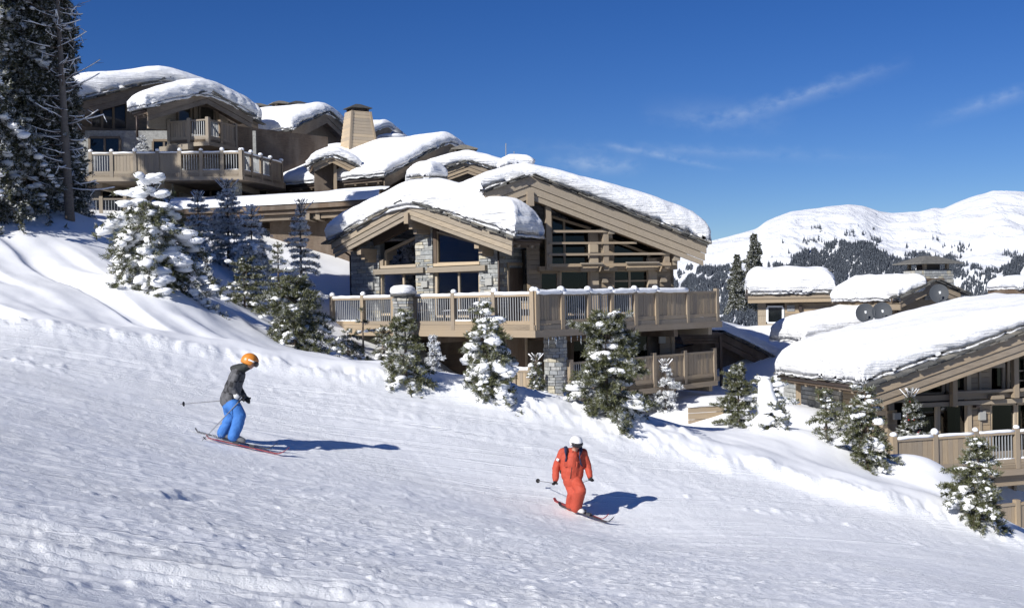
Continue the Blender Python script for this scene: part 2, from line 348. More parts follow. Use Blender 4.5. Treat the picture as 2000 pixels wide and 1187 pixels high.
def ground(x, y, detail=True):
    x = np.asarray(x, float); y = np.asarray(y, float); sh = x.shape; x = x.ravel(); y = y.ravel(); z = _w[_n] + _w[_n + 1] * x + _w[_n + 2] * y
    for i in range(_n): z = z + _w[i] * _kern(np.hypot(x - _C[i, 0], y - _C[i, 1]))
    r = np.hypot(x, y)
    far = sstep(70, 400, r); z = z * (1 - far) + far * (-60 - 0.16 * np.clip(r - 400, 0, 2400) )
    if not detail: return z.reshape(sh)
    ey = edge_y(x); e = y - ey                                    # >0: bank side
    piste = 1 - sstep(-0.15, 0.5, e); near = 1 - sstep(14, 26, r)
    # direction of travel down the run
    ux, uy = 0.90, 0.43; a = x * ux + y * uy; b = -x * uy + y * ux
    rough = fbm(a * 2.2, b * 4.6, 3, 4, 0.66)
    lump = np.maximum(0, fbm(a * 5.5, b * 8.0, 11, 3, 0.65) - 0.12)
    lowf = sstep(-0.5, 0.5, vnoise(x * 0.16, y * 0.16, 31))
    tracks = vnoise(a * 0.05, b * 2.6, 21) * 0.5 + vnoise(a * 0.08, b * 6.0, 22) * 0.5
    tr_m = sstep(-0.1, 0.5, vnoise(a * 0.09, b * 0.35, 24))
    zp = rough * (0.014 + 0.022 * near * lowf) + lump * (0.012 + 0.034 * near * lowf) + tracks * 0.020 * tr_m + 0.07 * vnoise(x * 0.22, y * 0.3, 41)
    # chunks thrown up along the edge of the run
    band = np.exp(-((e + 1.6) / 1.5) ** 2); cm = sstep(0.0, 0.6, vnoise(x * 0.35, y * 0.35, 53)); zp = zp + band * cm * np.maximum(0, fbm(x * 3.0, y * 3.0, 51, 4, 0.65) - 0.16) * 0.26 + band * 0.02 * fbm(x * 5, y * 5, 54, 3)
    # groomed shoulder: a broken lip where the machine cut the bank
    lip = np.exp(-((e - 0.25) / 0.38) ** 2) * (0.10 + 0.10 * vnoise(x * 0.8, y * 0.8, 61) + 0.09 * fbm(x * 3.5, y * 3.5, 62, 4, .6))
    rs = np.random.default_rng(12)
    for k in range(15):                                             # ski tracks: pairs of shallow grooves swinging down the run
        b0 = rs.uniform(4.0, 24.0); am = rs.uniform(.25, 1.1); wl_ = rs.uniform(3.0, 7.0); ph = rs.uniform(0, 6.28); dp = rs.uniform(.014, .034); cen = b0 - am * np.sin(a / wl_ + ph) - 0.06 * a * rs.uniform(-1, 1)
        for off in (0.0, 0.34):
            q = (b - cen - off) / 0.085; zp = zp + dp * (-1.2 * np.exp(-q * q) + 0.8 * np.exp(-((q - 1.6) / .8) ** 2)) * (0.55 + 0.45 * vnoise(a * 0.5, a * 0 + k, 33))
    berm = (0.36 * np.exp(-((e - 1.0) / 0.85) ** 2) + 0.10 * np.exp(-((e - .3) / .3) ** 2) * fbm(x * 4.2, y * 4.2, 66, 4, .65)) * (0.65 + 0.35 * vnoise(x * .33, y * .33, 67)) * (0.55 + 0.45 * sstep(-12, -3, x))
    mx, my = MARK; da = (x - mx) * 0.35 + (y - my) * 0.94; db = (x - mx) * 0.94 - (y - my) * 0.35; zp = zp + 0.055 * np.exp(-((db + .16) / .17) ** 2 - ((da + .1) / .5) ** 2) * (1 + .5 * fbm(x * 9, y * 9, 5, 2)) - 0.05 * np.exp(-((db - .07) / .06) ** 2 - ((da + .05) / .6) ** 2)
    # churned debris heap
    hx, hy = 2.1, 28.6; deb = np.exp(-(((x - hx) / 2.6) ** 2 + ((y - hy) / 1.3) ** 2)); zp_deb = deb * (0.20 * np.abs(fbm(x * 1.8, y * 1.8, 71, 4, 0.6)) + 0.22 * np.maximum(0, fbm(x * 3.6, y * 3.6, 72, 3)))
    # wind-blown powder on the bank: soft folds running down toward the run
    c = x * 0.63 + y * 0.78; dd = x * 0.78 - y * 0.63; wob = 0.8 * vnoise(dd * 0.18, c * 0.2, 81)
    fold = vnoise(c * 0.85 + wob, dd * 0.13, 82) * 0.6 + vnoise(c * 1.9 + wob, dd * 0.22, 83) * 0.3
    sharp = np.maximum(0, vnoise(c * 1.15 + wob, dd * 0.16, 84) - 0.25)
    fm = sstep(0.4, 2.0, e) * (1 - sstep(7, 14, e))
    left = 1 - sstep(-3, 6, x)
    zb = fm * ((0.10 + 0.10 * left) * fold - 0.34 * sharp * left + 0.012 * fbm(x * 2.5, y * 2.5, 91, 3)) + (1 - piste) * (0.05 * vnoise(x * 0.5, y * 0.5, 95) + 0.03 * vnoise(x * 1.3, y * 1.3, 96))
    out = z + (piste * zp + (1 - piste) * zb + lip + berm + zp_deb) * (1 - sstep(60, 120, r))
    return out.reshape(sh)
def gz(x, y): return float(ground(np.array([x]), np.array([y]))[0])
def hit(px, py, y0=5.0, y1=70.0):
    d = ray(px, py); ys = np.linspace(y0, y1, 900); s = ys / d.y; g = ground(d.x * s, ys); k = np.nonzero(d.z * s < g)[0]
    if len(k) == 0: return None
    y = ys[k[0]]; q = d * (y / d.y); return Vector((q.x, q.y, float(g[k[0]])))
_q = hit(362, 972, 6, 24); MARK = (_q.x, _q.y)
def make_ground():
    ang = np.concatenate([np.radians(np.linspace(-180, -36, 50, endpoint=False)), np.radians(np.linspace(-36, 36, 700, endpoint=False)), np.radians(np.linspace(36, 180, 51))])
    rad = np.concatenate([[0.4], np.geomspace(1.2, 5, 40, endpoint=False), np.geomspace(5, 62, 580, endpoint=False), np.geomspace(62, 2800, 60)])
    A, Rr = np.meshgrid(ang, rad); X = Rr * np.sin(A); Y = Rr * np.cos(A); Z = ground(X, Y)
    nr, na = X.shape; me = bpy.data.meshes.new('ground'); co = np.stack([X.ravel(), Y.ravel(), Z.ravel()], 1)
    i = np.arange(nr - 1)[:, None] * na + np.arange(na - 1)[None, :]; q = np.stack([i, i + 1, i + na + 1, i + na], -1).reshape(-1, 4)[:, ::-1]
    me.vertices.add(len(co)); me.vertices.foreach_set('co', co.ravel()); me.loops.add(q.size); me.loops.foreach_set('vertex_index', q.ravel().astype(np.int32))
    me.polygons.add(len(q)); me.polygons.foreach_set('loop_start', np.arange(0, q.size, 4, dtype=np.int32)); me.polygons.foreach_set('use_smooth', np.ones(len(q), bool))
    cx = co[q].mean(1); pst = (cx[:, 1] - edge_y(cx[:, 0])) < 0.25
    me.materials.append(MATS['snow_bank']); me.materials.append(MATS['snow_piste']); me.polygons.foreach_set('material_index', pst.astype(np.int32))
    me.update(calc_edges=True); me.validate()
    o = bpy.data.objects.new('ground', me); link(o, None); tag(o, 'snow covered slope with the groomed ski run and powder bank', None, None, 'structure')
make_ground()

# ------------------------------------------------------------------ mountains across the valley
RIDGE = [(-1500, 560), (-600, 600), (600, 590), (1100, 560), (1250, 520), (1330, 492), (1385, 470), (1420, 463), (1480, 446), (1500, 431), (1550, 412), (1600, 406), (1660, 399), (1690, 402), (1720, 412), (1745, 416), (1800, 413), (1825, 406), (1845, 408),
         (1870, 396), (1900, 385), (1945, 374), (2000, 374), (2080, 392), (2250, 370), (2500, 420), (3200, 380), (4200, 470)]
def make_mountain():
    px = np.concatenate([np.linspace(-1500, 1150, 80, endpoint=False), np.linspace(1150, 2150, 620, endpoint=False), np.linspace(2150, 4200, 120)])
    rp = np.array(RIDGE, float); ry = np.interp(px, rp[:, 0], rp[:, 1]) + 1.1 * fbm(px * 0.05, px * 0 + 2, 3, 4)
    k = np.ones(7) / 7; ry = np.convolve(np.pad(ry, 3, 'edge'), k, 'valid')
    s = np.linspace(0, 1.12, 230); PX, S = np.meshgrid(px, s); RY = np.tile(ry, (len(s), 1))
    dist = 1900 + 5200 * np.clip(S, 0, 1) ** 1.15 + 900 * np.clip(S - 1, 0, 1)
    base = 930.0; PY = base + (RY - base) * np.sin(np.clip(S, 0, 1) * math.pi / 2 * 0.92) / math.sin(math.pi / 2 * 0.92)
    ang = (PX - 1000) / FPX; X = dist * ang; Y = dist + 0 * ang
    horizon = 581 - (PX - 1000) * ROLL; Z = (horizon - PY) / FPX * Y - np.clip(S - 1, 0, 1) * 3500
    m = np.sin(np.clip(S, 0, 1) * math.pi) ** 0.8
    g = np.abs(fbm(X * 0.0016 + Y * 0.0006, Y * 0.0009 - X * .0003, 5, 5, 0.55)); h = fbm(X * 0.0007, Y * 0.0007, 9, 4)
    gul = np.abs(vnoise(X * 0.0042 + 0.7 * vnoise(Y * 0.002, X * 0.002, 4), Y * 0.0011, 13))
    Z = Z + m * (170 * (0.25 - g) + 95 * h - 45 * gul)
    nr, na = X.shape; co = np.stack([X.ravel(), Y.ravel(), Z.ravel()], 1)
    i = np.arange(nr - 1)[:, None] * na + np.arange(na - 1)[None, :]; q = np.stack([i, i + 1, i + na + 1, i + na], -1).reshape(-1, 4)
    me = bpy.data.meshes.new('mountain'); me.from_pydata(co.tolist(), [], q.tolist()); me.polygons.foreach_set('use_smooth', np.ones(len(q), bool))
    me.materials.append(MATS['mountain_snow']); me.update(); o = bpy.data.objects.new('mountain', me); link(o, None); tag(o, 'snowy mountain range across the valley', None, None, 'structure')
    return X, Y, Z
_t = NT('mountain_snow'); _v = _t.coord('World'); _nz = _t.noise(_t.coord('World', (1, 0.35, 1)), 0.011, 7, 0.6)
_sp = _t.noise(_v, 0.02, 8, 0.7); _st = _t.noise(_v, 0.0018, 3, 0.5)
_rk = _t.math('MULTIPLY', _t.ramp(_sp, [(0.665, (0, 0, 0)), (0.70, (1, 1, 1))]), _t.ramp(_st, [(0.52, (0, 0, 0)), (0.62, (1, 1, 1))]))
_t.set(_t.mix(_rk, (0.765, 0.785, 0.815), (0.16, 0.15, 0.15)), 0.8, _t.bump(_nz, 1.0, 34.0), **{'Specular IOR Level': 0.1})  # grey of old snow, tinted bluish to stand in for distance haze
_mX, _mY, _mZ = make_mountain()
_t = NT('forest_needles'); _v = _t.coord('World'); _nn = _t.noise(_v, 0.25, 2)
_t.set(_t.mix(_t.ramp(_nn, [(0.56, (0, 0, 0)), (0.72, (1, 1, 1))]), (0.034, 0.043, 0.058), (0.30, 0.33, 0.38)), 0.9)  # base lightened to blue-grey in place of haze; pale patches are snow
def make_forest():
    # (px, top, bottom) outline of the woods as they lie on the slope, densities thin toward the tree line
    rng = np.random.default_rng(7)
    top = np.array([(1290, 540), (1330, 528), (1345, 518), (1400, 520), (1425, 512), (1428, 566), (1495, 560), (1500, 515), (1540, 505), (1580, 488), (1610, 474), (1650, 466), (1690, 474), (1720, 490), (1750, 498), (1790, 494), (1850, 502), (1900, 520), (1950, 530), (2000, 497), (2080, 490), (2600, 505)], float)
    X, Y, Z = _mX, _mY, _mZ; nr, na = X.shape; mb_v = []; mb_f = []; n = 0
    d = np.stack([X, Y, Z], -1); fw = np.array(_f); rr = np.array(_r); uu = np.array(_u); den = d @ fw
    PXs = 1000 + FPX * (d @ rr) / den; PYs = 593.5 - FPX * (d @ uu) / den
    N = 260000; ii = rng.integers(int(nr * .2), int(nr * .85), N); jj = rng.integers(120, 720, N); fu = rng.random(N); fv = rng.random(N)
    def lerp(G): return (G[ii, jj] * (1 - fu) + G[ii, jj + 1] * fu) * (1 - fv) + (G[ii + 1, jj] * (1 - fu) + G[ii + 1, jj + 1] * fu) * fv
    x, y, z, px, py = (lerp(G) for G in (X, Y, Z, PXs, PYs))
    tp = np.interp(px, top[:, 0], top[:, 1]); clump = fbm(px * 0.035, py * 0.07, 77, 4, 0.6); gl = fbm(px * 0.03 + py * 0.02, py * 0.012, 78, 3)
    depth = py - tp
    keep = (px > 1250) & (px < 2400) & (py < 640) & (depth + 9 * clump > 2) & (clump + np.clip(depth / 60, 0, 0.8) > -0.08) & (np.abs(gl - 0.05) > 0.085)
    sparse = (px > 1500) & (px < 2100) & (depth > -38) & (clump > 0.34) & (rng.random(N) < 0.10)
    keep |= sparse
    x, y, z, px = x[keep], y[keep], z[keep], px[keep]
    n = len(x); h = rng.uniform(12, 25, n) * (0.8 + 0.2 * y / 3000); r = h * rng.uniform(0.13, 0.19, n); a0 = rng.random(n) * 6; V = np.zeros((n, 6, 3))
    for t in range(5): V[:, t, 0] = x + r * np.cos(a0 + t * 1.2566); V[:, t, 1] = y + r * np.sin(a0 + t * 1.2566); V[:, t, 2] = z + h * 0.04
    V[:, 5, 0] = x; V[:, 5, 1] = y; V[:, 5, 2] = z + h; base = np.arange(n)[:, None, None] * 6; F = base + np.array([[t, (t + 1) % 5, 5] for t in range(5)])[None]
    mb_v = V.reshape(-1, 3).tolist(); mb_f = F.reshape(-1, 3).tolist()
    me = bpy.data.meshes.new('forest'); me.from_pydata(mb_v, [], mb_f); me.materials.append(MATS['forest_needles']); me.update()
    o = bpy.data.objects.new('forest', me); link(o, None); tag(o, 'dark conifer forest on the far mountain side', 'forest', None, 'stuff'); print('forest trees', len(x))
make_forest()

# ------------------------------------------------------------------ building kit
def snow_cap(name, parent, fr, za, p, tl, tr, u0, u1, T, seed, ridge_f=1.0, lf=1.0, rf=1.0, cr=0.5, nt=64, nu=54, lump=1.0, mat='snow_roof', round_=0.9, lip=0.16, bf=1.0):
    s = np.sin(np.linspace(-1, 1, nt) * math.pi / 2); q = np.sin(np.linspace(-1, 1, nu) * math.pi / 2)
    t = (tl + tr) / 2 + (tr - tl) / 2 * s; u = (u0 + u1) / 2 + (u1 - u0) / 2 * q
    Tt, U = np.meshgrid(t, u); hw = max(abs(tl), abs(tr), 0.1)
    d = np.minimum(np.minimum(Tt - tl, tr - Tt), np.minimum(U - u0, u1 - U))
    along = np.abs(Tt) / hw; side = np.where(Tt < 0, lf, rf)
    thick = T * (ridge_f + (side - ridge_f) * sstep(0.0, 0.9, along)) * (1 + (bf - 1) * (U - u0) / (u1 - u0))
    thick = thick * (1 + 0.16 * fbm(Tt * 0.45 + seed, U * 0.45, seed, 3) + 0.04 * fbm(Tt * 2 + seed, U * 2, seed + 3, 3))
    rr = np.clip(thick * round_, 0.12, 2.0); k = np.clip(d / rr, 0, 1); h = thick * (1 - (1 - k) ** 2.6) ** (1 / 2.6)
    z = za - p * np.sqrt(Tt ** 2 + cr ** 2) + p * cr * 0.4 + h
    # ragged, layered edges
    e = np.clip(1 - d / (0.5 * rr), 0, 1); nx = np.where(np.minimum(Tt - tl, tr - Tt) <= np.minimum(U - u0, u1 - U), np.sign(Tt - (tl + tr) / 2), 0); nuv = np.where(nx == 0, np.sign(U - (u0 + u1) / 2), 0)
    w = lip * lump * e * (fbm((Tt + U) * 1.1 + seed, z * 1.4, seed + 5, 3) * 0.7 + 0.35 * vnoise((Tt - U) * 0.9, z * 6.0, seed + 6) + 0.4 * vnoise((Tt + U) * 0.4, seed + z * 0, seed + 8) + 0.45 * fbm((Tt + U) * 3.4, z * 4.0 + seed, seed + 11, 3, .6)) + lip * 0.55 * e * np.sin(np.clip(h / np.maximum(thick, 0.01), 0, 1) * math.pi)
    Tt = Tt + nx * w; U = U + nuv * w
    z = z + 0.05 * lump * e * fbm(Tt * 4.5, U * 4.5, seed + 12, 3) + 0.045 * lump * fbm(Tt * 1.3, U * 1.3, seed + 9, 3)
    X = fr.o.x + fr.t.x * Tt - fr.n.x * U; Y = fr.o.y + fr.t.y * Tt - fr.n.y * U
    vs = list(zip(X.ravel().tolist(), Y.ravel().tolist(), z.ravel().tolist())); fs = []
    for i in range(nu - 1):
        for j in range(nt - 1):
            a = i * nt + j; fs.append((a, a + nt, a + nt + 1, a + 1)[::-1])
    ring = [j for j in range(nt)] + [i * nt + nt - 1 for i in range(1, nu)] + [(nu - 1) * nt + j for j in range(nt - 2, -1, -1)] + [i * nt for i in range(nu - 2, 0, -1)]
    cx, cy = X.mean(), Y.mean(); b1 = len(vs); n = len(ring); rng = random.Random(seed)
    for r_ in ring: x, y, zz = vs[r_]; vs.append((x, y, zz - 0.06 - 0.05 * rng.random()))
    b2 = len(vs)
    for r_ in ring:
        x, y, zz = vs[r_]; dx, dy = cx - x, cy - y; L = math.hypot(dx, dy) + 1e-6; vs.append((x + dx / L * 0.55, y + dy / L * 0.55, zz - 0.10 + 0.55 * p * 0.5))
    for i in range(n):
        j = (i + 1) % n; fs.append((ring[i], ring[j], b1 + j, b1 + i)); fs.append((b1 + i, b1 + j, b2 + j, b2 + i))
    m = MB(); m.v = vs; m.f = fs; m.m = [0] * len(fs)
    return m.build(name, mat, parent, True)
def slates(fr, za, p, t0, t1, n, parent, rng, step=0.42, mat='slate', layers=2, th=0.05):
    t = t0; sgn = 1 if t1 > t0 else -1
    while (t1 - t) * sgn > 0.1:
        L = step * rng.uniform(0.7, 1.35)
        for k in range(layers):
            tc = t + sgn * L * (0.5 + 0.4 * k + rng.uniform(-.1, .1)); z = za - p * abs(tc) + 0.035 + 0.062 * k + rng.uniform(-.012, .02)
            M = fr.M(tc, n + rng.uniform(-0.06, 0.06) - 0.10, z) @ Matrix.Rotation((1 if tc < 0 else -1) * math.atan(p) * -1 + rng.uniform(-.05, .05), 4, 'Y') @ Matrix.Rotation(rng.uniform(-.12, .12), 4, 'Z')
            piece('slate', M, L * rng.uniform(.85, 1.2), 0.42, th * rng.uniform(.6, 1.3), mat, parent)
        t += sgn * L
def eave_slates(fr, za, p, t, u0, u1, parent, rng, step=0.45):
    u = u0
    while u < u1:
        L = step * rng.uniform(.7, 1.3); z = za - p * abs(t) + 0.03 + rng.uniform(-.01, .03); sg = 1 if t > 0 else -1
        piece('slate', fr.M(t - sg * 0.12 + rng.uniform(-.05, .05), -u - L / 2, z) @ Matrix.Rotation(rng.uniform(-.1, .1), 4, 'Z'), 0.42, L * 1.05, 0.05 * rng.uniform(.7, 1.4), 'slate', parent); u += L
def gable_roof(root, fr, za, p, wl, wr, L, seed, T=0.85, boards=3, bh=0.62, wood='wood', slate=True, u_over=0.0, eaves=(), ridge_f=1.0, lf=1.0, rf=1.0, snow=True, cr=0.5, over=0.10, th=0.22, snow_kw=None, sl_step=0.42):
    rng = random.Random(seed); m = MB()
    for sg, w in ((-1, wl), (1, wr)):
        zt = za; ze = za - p * w
        b = [fr.W(0, -0.05, zt - th), fr.W(sg * w, -0.05, ze - th), fr.W(sg * w, -L, ze - th), fr.W(0, -L, zt - th)]
        if sg > 0: m.hexa(b, [v + Vector((0, 0, th)) for v in b])
        else: m.hexa(b[::-1], [v + Vector((0, 0, th)) for v in b[::-1]])
    roof = m.build('roof', 'wood_dark', root)
    fr_h = [0.42, 0.33, 0.25][:boards] if boards == 3 else [0.55, 0.45]
    for sg, w in ((-1, wl), (1, wr)):
        z0 = 0.0
        for k, f in enumerate(fr_h):
            h = bh * f; n1 = 0.0 - 0.045 * k; b = MB(); we = w - 0.05 * k
            zb = za - z0 - h + 0.012
            bt = [fr.W(0, n1, zb), fr.W(sg * we, n1, zb - p * we), fr.W(sg * we, n1 - 0.07, zb - p * we), fr.W(0, n1 - 0.07, zb)]
            if sg < 0: bt = bt[::-1]
            b.hexa(bt, [v + Vector((0, 0, h - 0.018)) for v in bt]).build('verge_board', wood, roof); z0 += h
    if slate:
        slates(fr, za, p, 0.0, -wl, 0.06, roof, rng, sl_step); slates(fr, za, p, 0.0, wr, 0.06, roof, rng, sl_step)
    for t in eaves:
        eave_slates(fr, za, p, t, 0.2, L, roof, rng)
        sg = 1 if t > 0 else -1; ze = za - p * abs(t)
        for k in range(2): beam('eave_log', fr.W(t - sg * (0.10 + 0.16 * k), -0.15, ze - 0.10 - 0.14 * k), fr.W(t - sg * (0.10 + 0.16 * k), -L, ze - 0.10 - 0.14 * k), 0.14, 0.12, 'wood_dark', roof)
        u = 0.5
        while u < L - 0.3: beam('rafter_tail', fr.W(t - sg * 0.05, -u, ze - 0.24), fr.W(t - sg * 1.0, -u, ze - 0.24 + p * 0.95), 0.12, 0.15, wood, roof); u += 0.8
        b = MB(); b.tube([fr.W(t + sg * 0.05, -0.1, ze - 0.06), fr.W(t + sg * 0.05, -L, ze - 0.06)], 0.06, 8); b.build('gutter', 'metal_dark', roof, True)
    if snow: snow_cap('snow_cap', roof, fr, za + 0.10, p, -wl - over, wr + over, -over * 0.6 - u_over, L, T, seed, ridge_f, lf, rf, cr, **(snow_kw or {}))
    return roof
def stones(fr, t0, t1, z0, z1, n, parent, rng, keep=None, hmin=0.06, hmax=0.19, lmin=0.18, lmax=0.62, depth=0.12, mat='stone'):
    z = z0
    while z < z1 - 0.03:
        h = min(rng.uniform(hmin, hmax), z1 - z); t = t0 - rng.uniform(0, 0.0)
        while t < t1 - 0.02:
            L = min(rng.uniform(lmin, lmax) * (0.7 + h * 3), t1 - t)
            if t1 - t - L < 0.09: L = t1 - t
            if keep is None or keep(t + L / 2, z + h / 2):
                M = fr.M(t + L / 2, n - depth / 2 + rng.uniform(-0.012, 0.028), z + h / 2) @ Matrix.Rotation(rng.uniform(-.012, .012), 4, 'Y') @ Matrix.Rotation(rng.uniform(-.03, .03), 4, 'Z')
                piece('stone', M, max(0.03, L - 0.022), depth, max(0.02, h - 0.02), mat, parent)
            t += L
        z += h
def planks_h(fr, t0, t1, z0, z1, n, parent, mat='wood', h=0.17, gap=0.012, name='plank', keep=None):
    z = z0
    while z < z1 - 0.02:
        hh = min(h, z1 - z); a, b = (t0, t1) if keep is None else keep(z + hh / 2)
        if b - a > 0.05: fr.box(name, a, b, n, n - 0.05, z, z + hh - gap, mat, parent)
        z += hh
def win(root, fr, pts, n, fw=0.09, mat='wood', mull=(), bars=(), name='window', curtain=None, px=True, frame=True, sill=False):
    """pane inside a timber frame; pts clockwise from the upper left, in pixels or in (t, z)"""
    g = group_part(name, root); q = [fr.px(x, y, n) for x, y in pts] if px else list(pts)
    b = MB(); b.poly([fr.W(t, n - 0.07, z) for t, z in q], fr.n * -0.015); b.build('pane', 'glass', g)
    c = Vector((sum(a for a, _ in q) / len(q), sum(a for _, a in q) / len(q)))
    if frame:
        for i in range(len(q)):
            a, d = Vector(q[i]), Vector(q[(i + 1) % len(q)]); e = (d - a).normalized(); nn = Vector((-e.y, e.x))
            if nn.dot(c - (a + d) / 2) > 0: nn = -nn
            o = nn * fw * 0.4; ext = e * (fw * 0.35 if i % 2 == 0 else -fw * 0.1); a2, d2 = a + o - ext, d + o + ext
            beam('frame', fr.W(a2.x, n - 0.045 - 0.004 * (i % 2), a2.y), fr.W(d2.x, n - 0.045 - 0.004 * (i % 2), d2.y), 0.11, fw, mat, g, fr.n if abs(e.x) < 0.5 else (0, 0, 1))
    for mx in mull:
        t, _ = fr.px(mx, pts[0][1], n) if px else (mx, 0); zz = [z for _, z in q]
        tl = sorted(q, key=lambda a: a[0]); top = np.interp(t, [a[0] for a in sorted(q[:2])], [a[1] for a in sorted(q[:2])])
        fr.box('frame', t - fw * .45, t + fw * .45, n - 0.02, n - 0.10, min(zz), float(top), mat, g)
    for by in bars:
        _, z = fr.px(pts[0][0], by, n) if px else (0, by); fr.box('frame', min(a for a, _ in q), max(a for a, _ in q), n - 0.03, n - 0.09, z - fw * .35, z + fw * .35, mat, g)
    if curtain:
        for (f0, f1) in curtain:
            t0 = min(a for a, _ in q); t1 = max(a for a, _ in q); z0 = min(a for _, a in q); z1 = max(a for _, a in q); a, d = t0 + (t1 - t0) * f0, t0 + (t1 - t0) * f1
            b = MB(); k = 14; pp = []
            for i in range(k + 1): x = a + (d - a) * i / k; pp.append((x, n - 0.22 - 0.05 * (i % 2)))
            for i in range(k): b.add([fr.W(pp[i][0], pp[i][1], z0), fr.W(pp[i + 1][0], pp[i + 1][1], z0), fr.W(pp[i + 1][0], pp[i + 1][1], z1), fr.W(pp[i][0], pp[i][1], z1)], [(0, 1, 2, 3)])
            b.build('curtain', 'curtain', g)
    return g
def railing(root, pa, pb, posts, kinds, zt, zd, rng, snow=1.0, wood='wood', post_w=0.17, bal=0.115, fascia=True, name='balcony', plank_w=0.145, cap=True, zfun=None, part=None, fh=0.36, hide_planks=False):
    """pa, pb: outer line of the deck; posts: distances along it; kinds: 'b' balusters / 'p' planks between them"""
    d = Vector((pb[0] - pa[0], pb[1] - pa[1], 0)); fr = Fr(pa, math.degrees(math.atan2(d.y, d.x))); g = part or group_part(name, root)
    for i, t in enumerate(posts):
        fr.box('post', t - post_w / 2, t + post_w / 2, 0.02, 0.02 - post_w, zd - 0.16, zt + 0.10, wood, g)
        if snow and cap:
            b = MB(); r = post_w * rng.uniform(.62, .82) * (0.6 + 0.4 * snow); b.blob(fr.W(t, -post_w / 2 + 0.02, zt + 0.10 + r * 0.45), (r, r, r * rng.uniform(.7, 1.0)), rng, 10, 7, .08); b.build('snow_knob', 'snow_tree', g, True)
    for i, k in enumerate(kinds):
        a, b = posts[i] + post_w / 2, posts[i + 1] - post_w / 2
        fr.box('rail', a, b, -0.005, -0.125, zt - 0.08, zt, wood, g); fr.box('rail', a, b, -0.012, -0.10, zd + 0.03, zd + 0.16, wood, g)
        if snow:
            m = MB(); nseg = max(4, int((b - a) / 0.22)); pts = []; rad = []
            for j in range(nseg + 1):
                f = j / nseg; pts.append(fr.W(a + (b - a) * f, -0.065, zt + 0.035 * snow + rng.uniform(-.008, .012))); rad.append((0.088 + rng.uniform(-.014, .014)) * (0.75 + 0.25 * snow))
            m.tube(pts, rad, 8, flat=0.80 * snow); m.build('snow_strip', 'snow_tree', g, True)
        if k == 'b':
            n = max(2, round((b - a) / bal)); 
            for j in range(1, n): t = a + (b - a) * j / n; fr.box('baluster', t - 0.0135, t + 0.0135, -0.045, -0.072, zd + 0.16, zt - 0.08, 'metal_pale', g)
            if snow > 0.6 and rng.random() < 0.75:
                m = MB(); x = a; pts = []; rad = []
                nseg = max(4, int((b - a) / 0.13))
                for j in range(nseg + 1): pts.append(fr.W(a + (b - a) * j / nseg, -0.08, zd + 0.175)); rad.append(rng.uniform(.025, .075))
                m.tube(pts, rad, 6, flat=0.7); m.build('snow_strip', 'snow_tree', g, True)
        elif k == 'p':
            n = max(2, round((b - a) / plank_w)); w = (b - a) / n
            for j in range(n): fr.box('plank', a + j * w + 0.006, a + (j + 1) * w - 0.006, -0.035 - rng.uniform(0, .012), -0.08, zd + 0.16, zt - 0.08, wood, g)
    if fascia:
        a, b = posts[0] - 0.1, posts[-1] + 0.1
        fr.box('deck_board', a, b, 0.0, -0.09, zd - 0.16, zd + 0.02, wood, g); fr.box('deck_board', a, b, 0.045, -0.09, zd - fh, zd - 0.165, wood, g)
    return fr, g
mat_plain('metal_pale', (0.42, 0.43, 0.43), 0.5, Metallic=0.3)
def post_ts(pa, pb, pxs, py=600):
    d = Vector((pb[0] - pa[0], pb[1] - pa[1], 0)); fr = Fr(pa, math.degrees(math.atan2(d.y, d.x)))
    return [fr.px(x, py)[0] for x in pxs]
def slab(name, parent, pts, z0, z1, mat):
    b = MB(); b.poly([Vector((p[0], p[1], z0)) for p in pts], (0, 0, z1 - z0)); return b.build(name, mat, parent)
def stone_pillar(parent, c, r0, r1, z0, z1, rng, name='stone_pillar', cap_r=None, snow=0.0):
    g = group_part(name, parent); b = MB(); b.tube([(c[0], c[1], z0), (c[0], c[1], z1)], [r0 * 0.93, r1 * 0.93], 14); b.build('core', 'mortar', g)
    z = z0
    while z < z1 - 0.04:
        h = min(rng.uniform(.07, .16), z1 - z); r = r0 + (r1 - r0) * (z - z0) / (z1 - z0); n = max(6, round(2 * math.pi * r / rng.uniform(.22, .36))); a0 = rng.random() * 6
        for k in range(n):
            a = a0 + 2 * math.pi * k / n
            if math.cos(a) * 0 + math.sin(a) > 0.45: continue       # far side stays bare core
            M = Matrix.Translation((c[0] + math.cos(a) * (r - 0.05), c[1] + math.sin(a) * (r - 0.05), z + h / 2)) @ Matrix.Rotation(a + math.pi / 2 + rng.uniform(-.05, .05), 4, 'Z')
            piece('stone', M, 2 * math.pi * r / n - 0.015, 0.13 + rng.uniform(-.01, .03), h - 0.016, 'stone', g)
        z += h
    if cap_r:
        b = MB(); pts = [(c[0], c[1], z1 + 0.002), (c[0], c[1], z1 + 0.04), (c[0], c[1], z1 + 0.09)]; b.tube(pts, [cap_r * .96, cap_r, cap_r * .97], 16); b.build('cap_slab', 'slate', g)
        if snow:
            b = MB(); b.tube([(c[0], c[1], z1 + 0.09), (c[0], c[1], z1 + 0.09 + snow * .35), (c[0], c[1], z1 + 0.09 + snow * .7), (c[0], c[1], z1 + 0.09 + snow * .93), (c[0], c[1], z1 + 0.09 + snow)], [cap_r * .94, cap_r * 1.02, cap_r * .94, cap_r * .68, cap_r * .12], 16); b.build('snow_cap', 'snow_roof', g, True)
    return g
